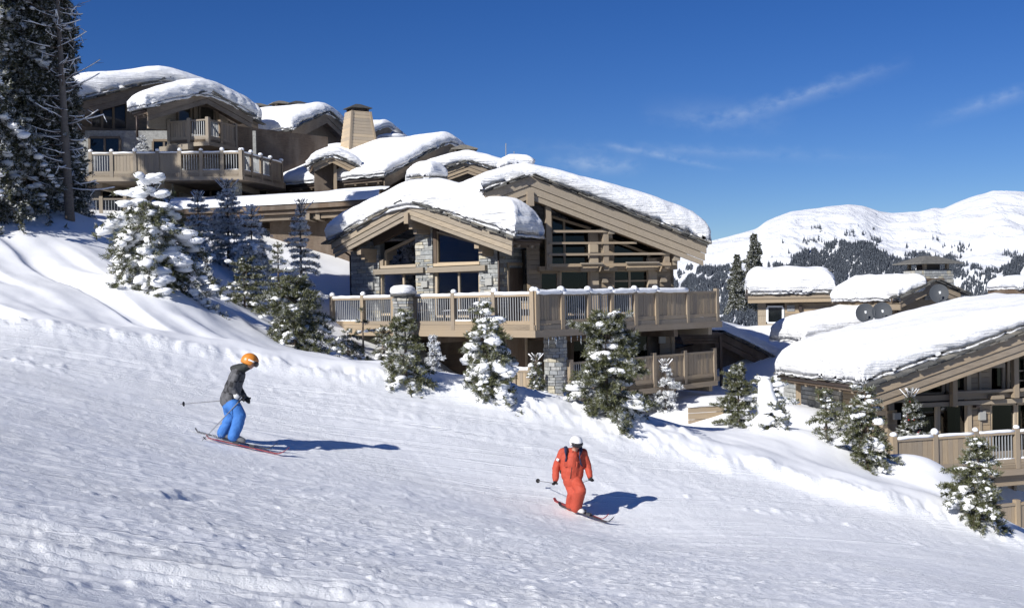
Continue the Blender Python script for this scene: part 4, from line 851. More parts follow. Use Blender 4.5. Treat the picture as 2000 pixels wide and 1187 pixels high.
    fw = Fr(P(505, 300, 61.5), 48); wallpoly('wall', root, fw, [(-2.0, fw.px(540, 420)[1]), (5, fw.px(540, 420)[1]), (5, fw.px(540, 255)[1]), (-2, fw.px(540, 255)[1])], -0.1, 0.2, 'wood_dark')
    # lower rail
    e0 = P(150, 400, 55); e1 = P(300, 400, 56); zt = P(200, 387, 55.3).z; railing(root, e0, e1, post_ts(e0, e1, [166, 197, 244, 290], 400), 'bbb', zt, zt - 1.0, rng, 0.0, 'wood_grey', part=group_part('balcony', root), bal=.13, fascia=False)
    b = MB(); a = fa.W(T(228), 0, 0); q = P(267, 222, 58.2); b.tube([q, (q.x, q.y, P(267, 275, 58.2).z)], 0.06, 8); b.build('downpipe', 'metal_dark', root, True)
upper_chalet()
def annex():
    rng = random.Random(5); a0 = P(290, 402, 53.5); a1 = P(560, 400, 52.5); a2 = P(740, 389, 50.0)
    root = thing('low_building', 'long low annex with a flat snowy roof below the shaded chalet', 'building', (a1.x, a1.y + 2, gz(a1.x, a1.y)), 0)
    ze = P(560, 402, 52.5).z
    m = MB(); path = []
    for i in range(25):
        f = i / 24; x = a0.x + (a2.x - a0.x) * f; y = a0.y + (a2.y - a0.y) * f ** 1.6; path.append((x, y))
    for i in range(24):
        (x, y), (x2, y2) = path[i], path[i + 1]; m.hexa([(x, y, ze - .25), (x2, y2, ze - .25), (x2, y2 + 5, ze + .35), (x, y + 5, ze + .35)], [(x, y, ze), (x2, y2, ze), (x2, y2 + 5, ze + .6), (x, y + 5, ze + .6)])
    roof = m.build('roof', 'wood_dark', root)
    for k, (dy, dz, h) in enumerate(((-0.05, -0.13, 0.2), (0.15, -0.36, 0.16), (0.4, -0.58, 0.22))):
        for i in range(0, 24, 3): (x, y), (x2, y2) = path[i], path[min(24, i + 3)]; beam('eave_board', (x, y + dy, ze + dz), (x2, y2 + dy, ze + dz), 0.1, h, 'wood_dark' if k < 2 else 'wood_brown', roof)
    s = MB(); nr = 14
    for i in range(25):
        for j in range(nr + 1):
            f = j / nr; x, y = path[i]; d = min(f * 5, 5); h = 0.42 * (1 - (1 - min(d / 0.35, 1)) ** 2.4) ** (1 / 2.4) * (1 + 0.25 * float(vnoise(np.array(x * .6), np.array(d * .8), 3)))
            s.v.append((x, y - 0.12 + d, ze + 0.02 + 0.12 * d + h))
    for i in range(24):
        for j in range(nr): a = i * (nr + 1) + j; s.f.append((a, a + nr + 1, a + nr + 2, a + 1)); s.m.append(0)
    s.build('snow_cap', 'snow_roof', roof, True)
    f = Fr(P(420, 430, 55.5), -4); T = lambda x: f.px(x, 440)[0]; Z = lambda y: f.px(480, y)[1]
    wallpoly('wall', root, f, [(T(290), Z(520)), (T(640), Z(560)), (T(640), Z(400)), (T(290), Z(400))], -0.1, 0.3, 'wood_dark')
    f2 = Fr(P(640, 430, 53), -12); wallpoly('wall', root, f2, [(-3, f2.px(660, 560)[1]), (5, f2.px(660, 560)[1]), (5, f2.px(660, 402)[1]), (-3, f2.px(660, 402)[1])], 0, 0.3, 'wood_dark')
    f.pbox('beam', 330, 412, 560, 421, 0.25, 0.3, 'wood_brown', root); f.pbox('beam', 480, 426, 548, 434, 0.25, 0.3, 'wood_pale', root); f.pbox('beam', 345, 430, 420, 437, 0.25, 0.3, 'wood_pale', root); f.pbox('beam', 500, 447, 558, 452, 0.25, 0.3, 'wood_pale', root)
    for (x0, y0, x1, y1) in ((500, 453, 522, 480), (536, 453, 556, 490), (360, 440, 400, 465)): win(root, f, [(x0, y0), (x1, y0), (x1, y1), (x0, y1)], 0.02, 0.1, 'wood')
    f.pbox('stone_pier', 523, 452, 535, 490, 0.06, 0.2, 'stone', root); f.pbox('stone_pier', 559, 405, 572, 500, 0.1, 0.2, 'stone', root)
    for k, x in enumerate((600, 620, 650)): q = P(x, 410, 51.6); beam('bracket', (q.x, q.y, ze - .6), (q.x + .1, q.y + 2, ze - .6), 0.2, 0.3, 'wood', root)
annex()
# ------------------------------------------------------------------ the roofs stepping down behind
def back_chalets():
    rng = random.Random(9)
    A = P(640, 219, 70); f = Fr(A, 64); base = gz(A.x, A.y)
    root = thing('chalet', 'chalet whose broad sunlit snow slope carries small slate chimneys, highest of the rear roofs', 'chalet', (A.x - 3, A.y + 1, base), R(64), 'roofs stepping down behind')
    wl = -f.px(571, 277)[0]; p = 0.44
    gable_roof(root, f, A.z, p, wl, 3.2, 11, 41, T=0.75, bh=0.7, boards=2, wood='wood_brown', eaves=(-wl,), over=0.2, cr=.6, sl_step=.6)
    zb = A.z - p * wl - .3
    wallpoly('wall', root, f, [(-wl + .9, base - 1), (2.4, base - 1), (2.4, A.z - p * 2.4 - .3), (0, A.z - .3), (-wl + .9, zb + .4)], -1.0, 0.2, 'wood_brown')
    fs = Fr(f.W(-wl + .9, -1.0, 0), 64 - 90); wallpoly('wall', root, fs, [(-9.5, base - 1), (-0.02, base - 1), (-0.02, zb + .3), (-9.5, zb + .3)], 0, 0.2, 'wood_dark'); planks_h(fs, fs.px(507, 300)[0], fs.px(563, 300)[0], fs.px(540, 330)[1], fs.px(540, 290)[1], 0.08, root, 'wood_pale', 0.22)
    beam('post', fs.W(-0.1, .12, base), fs.W(-0.1, .12, zb + .3), .2, .2, 'wood', root, fs.n)
    for (px, py, w) in ((504, 207, .9), (548, 203, 1.0), (581, 204, 1.1)): c = P(px, py, 73); chimney(root, (c.x, c.y), w, w * .8, c.z - 1.5, c.z - .25, 30, rng, 'stone', 0, gap=.18, over=.2)
    # dormer mass and chalet with the tapered timber chimney
    A = P(878, 277, 64); f = Fr(A, 58); base = gz(A.x, A.y) - 2
    root = thing('chalet', 'chalet with a tall tapered timber chimney and a small gabled dormer in its snowy roof', 'chalet', (A.x - 3, A.y + 1, base), R(58), 'roofs stepping down behind')
    p = 0.42; wl = -f.px(751, 336)[0]
    gable_roof(root, f, A.z, p, wl, 2.6, 13, 43, T=0.7, bh=0.62, boards=2, wood='wood_brown', eaves=(-wl,), over=0.2, cr=.8, lf=.8, sl_step=.6)
    zb = A.z - p * wl - .3; wallpoly('wall', root, f, [(-wl + .9, base), (2.2, base), (2.2, A.z - p * 2.2 - .3), (0, A.z - .3), (-wl + .9, zb + .4)], -1.0, 0.2, 'wood_dark')
    fs = Fr(f.W(-wl + .9, -1.0, 0), 58 - 90); wallpoly('wall', root, fs, [(-11, base), (-0.02, base), (-0.02, zb + .3), (-11, zb + .3)], 0, 0.2, 'wood_dark')
    for (x0, x1) in ((650, 683), (698, 735)): win(root, fs, [(x0, 363), (x1, 361), (x1, 390), (x0, 392)], 0.05, 0.12, 'wood_dark')
    for x in (645, 690, 740): t = fs.px(x, 370)[0]; fs.box('post', t - .12, t + .12, .1, -.05, base, zb + .2, 'wood', root)
    D = P(649, 303, 59.5); fd = Fr(D, 15); gable_roof(root, fd, D.z, 0.5, 1.05, 1.45, 4, 45, T=0.55, bh=0.42, boards=2, wood='wood', over=.12, cr=.5, sl_step=.5); fd.box('post', .1, .26, -.4, -.6, D.z - 2.2, D.z - .4, 'wood', root); wallpoly('wall', root, fd, [(-.9, D.z - 2), (1.3, D.z - 2), (1.3, D.z - .9), (0, D.z - .35), (-.9, D.z - .85)], -1.0, .1, 'wood_dark')
    c = P(700, 282, 66); chimney(root, (c.x, c.y), 1.85, 1.5, c.z - .8, P(700, 220, 66).z, 32, rng, 'wood', 0.36, gap=.2, over=.12)
    c = P(766, 272, 68); stone_pillar(root, (c.x, c.y), .8, .8, c.z - .8, c.z - .1, rng, 'chimney', cap_r=.95, snow=.3); b = MB(); b.tube([(c.x + .3, c.y, c.z), (c.x + .3, c.y, c.z + .45), (c.x + .3, c.y, c.z + .65)], [.42, .36, .05], 12); b.build('cowl', 'metal_grey', root, True)
    # strips of farther roof between them
    A = P(845, 262, 84); f = Fr(A, 62); r2 = thing('chalet', 'farthest snowy roof peeping out behind the tapered timber chimney', 'chalet', (A.x, A.y, gz(A.x, A.y)), R(62), 'roofs stepping down behind')
    A2 = P(757, 247, 80); f = Fr(A2, 62); gable_roof(r2, f, A2.z, .4, 4.0, 3, 9, 47, T=.6, boards=2, wood='wood_brown', over=.15, slate=False); wallpoly('wall', r2, f, [(-3.5, A2.z - 6), (2.5, A2.z - 6), (2.5, A2.z - 1.2), (0, A2.z - .3), (-3.5, A2.z - 1.6)], -.9, .2, 'wood_dark')
    A = P(913, 316, 57); f = Fr(A, 8); r3 = thing('chalet', 'small gable wrapped in thick snow just above the front chalet, beside a square slate chimney', 'chalet', (A.x, A.y, gz(A.x, A.y + 3)), R(8), 'roofs stepping down behind')
    gable_roof(r3, f, A.z, .36, 2.9, 3.0, 7, 49, T=.72, bh=.6, wood='wood', over=.15, cr=.7, sl_step=.5); wallpoly('wall', r3, f, [(-2.3, A.z - 6), (2.3, A.z - 6), (2.3, A.z - 1.1), (0, A.z - .3), (-2.3, A.z - 1.1)], -1, .2, 'wood')
    c = P(905, 297, 62); chimney(r3, (c.x, c.y), 1.25, 1.1, c.z - 1.4, c.z - .1, 8, rng, 'stone', 0, gap=.18, over=.14)
back_chalets()
# ------------------------------------------------------------------ chalet on the right edge
def right_chalet():
    rng = random.Random(29); K = P(1702, 756, 36.5); p = 0.275; w = 9.4; f0 = Fr(K, 14); O = f0.W(w, 0, 0); f = Fr(O, 14); za = K.z + p * w
    root = thing('chalet', 'timber chalet with a huge snow covered roof and glazed gable at the right edge', 'chalet', (O.x, O.y + 4, gz(O.x, O.y)), R(14))
    roof = gable_roof(root, f, za, p, w, 4.0, 6.4, 51, T=1.15, bh=0.80, eaves=(-w,), ridge_f=.45, lf=.85, over=.2, cr=1.5, snow_kw=dict(nt=90, nu=70), u_over=-0.3)
    # lower wing of the roof behind, stepping up toward the small roof house
    G = P(1588, 622, 47.0); fg = Fr(P(1800, 600, 47), 14); tw = fg.px(1578, 620)[0]
    snow_cap('snow_cap', roof, fg, P(1800, 575, 47).z - 0.95, 0.18, tw, 4.5, 0.3, 3.4, 0.95, 53, .9, 1.0, 1.0, 1.6); wallpoly('wall', root, fg, [(tw + .5, K.z - 2), (4, K.z - 2), (4, P(1800, 570, 47).z - 1.1), (tw + .5, P(1800, 570, 47).z - 2.0)], -.5, .3, 'wood_dark')
    n = -1.5; s = lambda t: za - p * abs(t) - .25; T = lambda x, y=800: f.px(x, y, n)[0]; Z = lambda y, x=1850: f.px(x, y, n)[1]
    ps = lambda X, Y: (1700 + X / 3.957, 640 + Y / 3.957)
    zdk = Z(907); tL, tR = T(1733), T(2040)
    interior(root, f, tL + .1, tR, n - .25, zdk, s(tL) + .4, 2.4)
    # plank piers
    for (a, b, top) in ((1733, 1752, 795), (1895, 1934, 715), (2003, 2040, 690)): planks_h(f, T(a), T(b), zdk, Z(top), n, root, 'wood', .19, keep=lambda z, a=a, b=b: (T(a), T(b)) if z < s(T(b)) + .2 else (max(T(a), -(za - .3 - z) / p), T(b)))
    f.box('post', T(1887), T(1895), n + .08, n - .1, zdk, Z(720), 'wood_pale', root); f.box('post', T(1912), T(1916), n + .05, n - .02, zdk, Z(708), 'wood_grey', root)
    # glazing
    win(root, f, [(1784, 764), (1842, 742), (1842, 766), (1784, 768)], n - .06, .08); win(root, f, [(1853, 737), (1886, 724), (1886, 762), (1853, 763)], n - .06, .08)
    win(root, f, [(1936, 716), (1960, 710), (1960, 760), (1936, 761)], n - .06, .08); win(root, f, [(1972, 694), (2010, 680), (2010, 758), (1972, 760)], n - .06, .08, mull=(1982,), bars=(725, 744))
    win(root, f, [(1780, 793), (1828, 792), (1828, 900), (1780, 900)], n - .06, .09, 'wood_pale'); win(root, f, [(1836, 792), (1888, 791), (1888, 900), (1836, 900)], n - .06, .09, 'wood_pale', curtain=((.72, .95),))
    win(root, f, [(1937, 791), (1982, 790), (1982, 900), (1937, 900)], n - .06, .09, 'wood_pale', curtain=((0, .08),)); win(root, f, [(1988, 790), (2030, 789), (2030, 900), (1988, 900)], n - .06, .09, 'wood_pale')
    f.box('beam', T(1752), tR, n + .25, n - .1, Z(780), Z(769), 'wood', root); f.box('beam', T(1758), tR, n + .32, n + .15, Z(791), Z(782.5), 'wood_grey', root); f.box('beam', T(1843), tR, n + .5, n + .34, Z(767.5), Z(762), 'wood', root)
    f.box('post', T(1843), T(1852), n + .55, n + .35, Z(791), Z(738), 'wood', root); f.box('post', T(1962), T(1971), n + .55, n + .35, Z(780), Z(697), 'wood', root)
    f.pbox('purlin', 1740, 768, 1771, 786, n + .5, .9, 'wood_grey', root); f.pbox('purlin', 1936, 703, 1963, 718, n + .5, .9, 'wood_grey', root); f.pbox('purlin', 1938, 772, 1962, 779, n + .5, .6, 'wood', root)
    lamp(f, 1747, 806, 1760, 819, n, root, .12); lamp(f, 1914, 803, 1926, 820, n, root, .12); f.pbox('wall_spotlight', 1907, 786, 1914, 796, n + .3, .2, 'metal_dark', root)
    # side wall to the left under the eave
    fs = Fr(f.W(tL, n, 0), 14 - 90); zs = s(tL); g = wallpoly('stone_wall', root, fs, [(-7.5, zdk - 3), (0, zdk - 3), (0, zs), (-7.5, zs)], -.08, .2, 'mortar'); stones(fs, -7.5, -3.0, zs - 1.9, zs - .3, 0.0, g, rng, hmin=.12, hmax=.28, lmin=.3, lmax=.9); planks_h(fs, -2.9, -.05, zdk, zs, 0.0, root, 'wood', .2)
    c = P(1559, 760, 42.5); beam('post', (c.x, c.y, c.z - 1.6), (c.x, c.y, K.z - .1), .16, .16, 'wood', root, (0, 1, 0))
    # balcony
    a = P(1742, 880, 35.0); b = P(2060, 872, 36.8); zt = P(1830, 852, 35.6).z; zd = zt - 1.06; ts = post_ts(a, b, [1748, 1828, 1908, 1988, 2050], 880)
    fb, bal = railing(root, a, b, ts, 'ppbb', zt, zd, rng, .8, 'wood', bal=.12, plank_w=.2); slab('deck_floor', bal, [a, b, f.W(tR, n, 0), f.W(tL, n, 0)], zd - .3, zd - .02, 'wood_grey')
    fb.box('deck_board', ts[0], ts[-1], -.2, -.3, zd - .75, zd - .38, 'wood', bal)
    # lower storey
    wallpoly('lower_wall', root, f, [(tL, zdk - 4), (tR, zdk - 4), (tR, zdk), (tL, zdk)], n - .3, .2, 'wood'); win(root, f, [(1985, 928), (2030, 928), (2030, 985), (1985, 985)], n - .2, .1, 'wood', curtain=((.05, .4),)); lamp(f, 1956, 938, 1968, 954, n - .3, root, .12)
    a = P(1940, 990, 35.5); b = P(2060, 985, 36.3); railing(root, a, b, [0, 1.0, 1.9], 'pp', P(1985, 982, 35.8).z, P(1985, 982, 35.8).z - 1, rng, 0, 'wood', fascia=False)
    # little roof house with chimney
    A = P(1825, 549, 46); fd = Fr(A, 22); q = .36; wl = -fd.px(1757, 588)[0]; wr = fd.px(1876, 571)[0]; dh = group_part('roof_house', root)
    gable_roof(dh, fd, A.z, q, wl, wr, 4.2, 61, T=.1, bh=.46, boards=2, wood='wood', snow=False, sl_step=.4)
    snow_cap('snow_cap', dh, fd, A.z - .05, q, -wl - .12, -.55, -.05, 4.2, .78, 63, 1.0, .9, 1.0, .4); snow_cap('snow_cap', dh, fd, A.z - .2, q, .45, wr + .4, .4, 4.5, .65, 65, 1.0, 1.0, 1.0, .4)
    fd.box('verge_board', -.5, .5, .05, -.02, A.z + .02, A.z + .12, 'wood_dark', dh)
    fl = Fr(fd.W(-wl, 0, 0), 22 - 90); ze = A.z - q * wl
    for k in range(2): fl.box('eave_board', -3.9, -.02, .0 - .04 * k, -.1, ze - .26 * (k + 1) + .02, ze - .26 * k, 'wood', dh)
    wallpoly('wall', dh, fd, [(-wl + .5, A.z - 2.6), (wr - .4, A.z - 2.6), (wr - .4, A.z - q * wr - .1), (0, A.z - .3), (-wl + .5, ze - .1)], -.7, .15, 'wood'); fl2 = Fr(fd.W(-wl + .5, -.7, 0), 22 - 90); wallpoly('wall', dh, fl2, [(-3.2, A.z - 3), (0, A.z - 3), (0, ze - .1), (-3.2, ze - .1)], 0, .1, 'wood')
    c = P(1813, 545, 47.6); chimney(root, (c.x, c.y), 1.75, 1.3, c.z - .9, P(1813, 527, 47.6).z, 22, rng, 'stone', .12, gap=.24, over=.42)
    return f, root
RC = right_chalet()
def dishes():
    for i, (px, py, y, r, lab) in enumerate(((1690, 611, 44.6, .38, 'grey satellite dish farther left of the pair below the roof house'), (1723, 609, 44.4, .39, 'grey satellite dish nearer the timber gable of the pair below the roof house'), (1834, 573, 45.2, .38, 'grey satellite dish mounted alone in front of the roof house gable'))):
        c = P(px, py, y); t = thing('satellite_dish', lab, 'satellite dish', (c.x, c.y, c.z - .55), 0, 'satellite dishes on the right roof'); rot = Matrix.Translation(c) @ Matrix.Rotation(R(-18), 4, 'Z') @ Matrix.Rotation(R(72), 4, 'X')
        m = MB(); n = 26; rings = 5; vs = [rot @ Vector((0, 0, -.10))]; fs = []
        for k in range(1, rings + 1):
            for j in range(n): q = r * k / rings; a = 2 * math.pi * j / n; vs.append(rot @ Vector((q * math.cos(a), q * 1.08 * math.sin(a), -.10 * (1 - (k / rings) ** 2))))
        for j in range(n): fs.append((0, 1 + j, 1 + (j + 1) % n))
        for k in range(rings - 1):
            for j in range(n): a = 1 + k * n; fs.append((a + j, a + n + j, a + n + (j + 1) % n, a + (j + 1) % n))
        m.add(vs, fs); m.build('reflector', 'dish_grey', t, True)
        m = MB(); m.tube([rot @ Vector((0, -r * .9, 0)), rot @ Vector((0.02, -r * .35, .32))], .014, 6); m.build('feed_arm', 'metal_grey', t); m = MB(); q = rot @ Vector((0.02, -r * .33, .33)); m.tube([q, q + Vector((0, .02, .10))], [.035, .05], 8); m.build('feed_horn', 'white_cover', t)
        m = MB(); m.tube([rot @ Vector((0, 0, -.12)), c + Vector((.03, .25, -.25)), c + Vector((.03, .25, -1.0))], .035, 7); m.build('mast', 'metal_dark', t)
dishes()
# ------------------------------------------------------------------ hut and the dark chalet between
def hut():
    rng = random.Random(37); K = P(1629, 573, 54); f = Fr(K, 80); w = 1.7; O = f.W(w, 0, 0); f = Fr(O, 80); p = .30; za = K.z + p * w
    root = thing('hut', 'small plank hut with a pale framed window under a thick snow roof', 'hut', (O.x - 2, O.y, K.z - 2.0), R(80)); roof = gable_roof(root, f, za, p, w, w, 4.15, 71, T=.95, bh=.5, boards=2, wood='wood', slate=True, over=.12, cr=.5, sl_step=.4)
    fs = Fr(K, -10); 
    for k, (h0, h1) in enumerate(((-.02, -.2), (-.205, -.40))): fs.box('eave_board', -4.15, .02, .02 - .04 * k, -.06, K.z + h1, K.z + h0, 'wood', roof)
    for i in range(10): piece('slate', fs.M(-4.1 + i * .43, -.08, K.z + .03 + rng.uniform(-.01, .02)), .45, .4, .05, 'slate', roof)
    n = -.55; T = lambda x: fs.px(x, 610, n)[0]; Z = lambda y: fs.px(1540, y, n)[1]
    wallpoly('wall', root, fs, [(T(1480), Z(650)), (T(1645), Z(650)), (T(1645), K.z - .2), (T(1480), K.z - .2)], n - .08, .15, 'wood_dark'); planks_h(fs, T(1533), T(1640), Z(632), Z(590), n, root, 'wood', .17); planks_h(fs, T(1480), T(1496), Z(632), Z(590), n, root, 'wood_grey', .42)
    fs.box('sill_beam', T(1480), T(1640), n + .08, n - .05, Z(638), Z(632), 'wood_grey', root)
    win(root, fs, [(1500, 600), (1528, 600), (1528, 629), (1500, 629)], n + .02, .09, 'white_cover'); fs.pbox('blind', 1500, 600, 1528, 629, n - .07, .02, 'lamp_grey', root)
    for k in range(6): fs.pbox('vent_slat', 1537, 596 + 2 * k, 1552, 597.3 + 2 * k, n + .05, .04, 'metal_pale', root)
    fs.pbox('wall_lamp', 1560, 597, 1566, 607, n + .2, .15, 'metal_dark', root)
    c = P(1604, 536, 55.5); chimney(root, (c.x, c.y), .62, .6, c.z - 1, c.z - .05, -5, rng, 'stone', 0, gap=.2, over=.16)
hut()
def dark_chalet():
    rng = random.Random(41); A = P(1410, 650, 50.5); f = Fr(A, 20); p = .47
    root = thing('chalet', 'dark chalet sunk in shadow below the balcony, its roof drifted over with snow', 'chalet', (A.x, A.y + 3, gz(A.x, A.y)), R(20)); wr = f.px(1522, 701)[0]
    roof = gable_roof(root, f, A.z, p, .4, wr, 5.5, 81, T=.42, bh=.62, boards=2, wood='wood_dark', over=.05, cr=.5, snow=False)
    # snow sweeping from the gable back up to the hut
    m = MB(); N, Mr = 44, 30
    for i in range(N + 1):
        for j in range(Mr + 1):
            t = -2.4 + (wr + 3.2) * i / N; u = -.1 + 5.5 * j / Mr; zz = A.z + .12 - p * max(t, 0) * (1 - .55 * j / Mr) + .25 * min(0, t) * 0
            edge = min(u + .1, .5) / .5; h = .5 * (1 - (1 - edge) ** 2.4) ** .42 + -.25 * (j / Mr) + .10 * float(vnoise(np.array(t * .7), np.array(u * .6), 9)) 
            q = f.W(t, -u, zz + h); m.v.append((q.x, q.y, q.z))
    for i in range(N):
        for j in range(Mr): a = i * (Mr + 1) + j; m.f.append((a, a + Mr + 1, a + Mr + 2, a + 1)); m.m.append(0)
    m.build('snow_cap', 'snow_roof', roof, True)
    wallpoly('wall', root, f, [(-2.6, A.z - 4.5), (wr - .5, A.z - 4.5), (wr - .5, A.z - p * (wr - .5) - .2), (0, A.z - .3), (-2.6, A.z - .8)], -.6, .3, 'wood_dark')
    fe = Fr(P(1330, 650, 49), 6)
    for k in range(4): fe.box('eave_log', -.05 + .07 * k, fe.px(1408, 650)[0], 0 - .1 * k, -2, P(1330, 650, 49).z - .13 * (k + 1), P(1330, 650, 49).z - .13 * k - .015, 'wood_dark', roof)
    fe.box('post', fe.px(1405, 650)[0], fe.px(1410, 650)[0], .02, -.1, A.z - 4, A.z - .1, 'wood_dark', root)
    # half-buried fence at the foot
    a = P(1345, 800, 40); b = P(1415, 812, 40.5); fc = Fr(a, math.degrees(math.atan2(b.y - a.y, b.x - a.x)))
    c = thing('fence', 'short plank fence half buried in snow below the lower balcony', 'fence', (a.x, a.y, gz(a.x, a.y)), 0); L = (b - a).to_2d().length
    for k in range(3): fc.box('plank', 0, L, 0, -.06, a.z - .6 + .24 * k, a.z - .38 + .24 * k, 'wood', c)
    m = MB(); m.tube([fc.W(L * k / 6, -.03, a.z + .14) for k in range(7)], [.1, .11, .09, .1, .11, .1, .09], 8, flat=.7); m.build('snow_strip', 'snow_tree', c, True)
    A = P(2030, 556, 60); f = Fr(A, 20); r = thing('chalet', 'low snowy roof just peeping over the big roof at the far right edge', 'chalet', (A.x, A.y, A.z - 5), R(20)); gable_roof(r, f, A.z, .2, 1.2, 3, 2.5, 91, T=.5, bh=.4, boards=2, wood='wood_dark', slate=False); wallpoly('wall', r, f, [(-1.2, A.z - 5), (2.6, A.z - 5), (2.6, A.z - .9), (-1.2, A.z - .6)], -.5, .2, 'wood_dark')
dark_chalet()

# ------------------------------------------------------------------ conifers
def mat_needles(name, c0, c1, frost):
    t = NT(name); v = t.coord('World'); n = t.noise(v, 7.0, 3, 0.6); geo = t.n('ShaderNodeNewGeometry')
    c = t.mix(t.noise(v, 23.0, 2), c0, c1); f = t.ramp(n, [(0.56 - 0.20 * frost, (0, 0, 0)), (0.66 - 0.20 * frost, (1, 1, 1))])
    t.set(t.mix(t.math('MULTIPLY', f, min(1.0, 0.35 + frost * .65)), c, (0.80, 0.82, 0.85)), 0.75)
mat_needles('needles_pine', (0.045, 0.058, 0.020), (0.125, 0.125, 0.052), 0.16)
mat_needles('needles_frost', (0.028, 0.040, 0.022), (0.075, 0.080, 0.045), 0.85)
mat_needles('needles_spruce', (0.022, 0.030, 0.014), (0.070, 0.070, 0.028), 0.30)
def needle_mesh(segs, rng, per_m, ln, wd, spread=0.9):
    """blades round every shoot segment (p0, p1)"""
    S = np.array([[*a, *b] for a, b in segs]); p0, p1 = S[:, :3], S[:, 3:]; L = np.linalg.norm(p1 - p0, axis=1); n = np.maximum(3, (L * per_m).astype(int)); idx = np.repeat(np.arange(len(S)), n)
    f = rng.random(len(idx)); base = p0[idx] + (p1 - p0)[idx] * f[:, None]; d = (p1 - p0) / np.maximum(L, 1e-6)[:, None]; d = d[idx]
    r = rng.normal(size=(len(idx), 3)); r -= (r * d).sum(1)[:, None] * d; r /= np.linalg.norm(r, axis=1)[:, None] + 1e-9
    dr = d * (0.55 + 0.5 * rng.random(len(idx)))[:, None] + r * spread; dr /= np.linalg.norm(dr, axis=1)[:, None]
    side = np.cross(dr, rng.normal(size=(len(idx), 3))); side /= np.linalg.norm(side, axis=1)[:, None] + 1e-9
    ll = ln * rng.uniform(0.6, 1.15, len(idx)); tip = base + dr * ll[:, None]; w = wd * rng.uniform(0.6, 1.2, len(idx))
    mid = base + dr * (ll * .45)[:, None]
    V = np.stack([base, mid + side * w[:, None], tip, mid - side * w[:, None]], 1).reshape(-1, 3); k = np.arange(len(idx))[:, None] * 4
    return V, k + np.array([[0, 1, 2, 3]])
def np_mesh(name, V, F, mat, parent):
    me = bpy.data.meshes.new(name); inv = np.array(WM[parent.name].inverted()); Vl = V @ inv[:3, :3].T + inv[:3, 3]
    me.vertices.add(len(Vl)); me.vertices.foreach_set('co', Vl.ravel()); me.loops.add(F.size); me.loops.foreach_set('vertex_index', F.ravel().astype(np.int32)); me.polygons.add(len(F)); me.polygons.foreach_set('loop_start', np.arange(0, F.size, F.shape[1], dtype=np.int32))
    me.materials.append(MATS[mat]); me.update(calc_edges=True); o = bpy.data.objects.new(name, me); return link(o, parent, WM[parent.name])
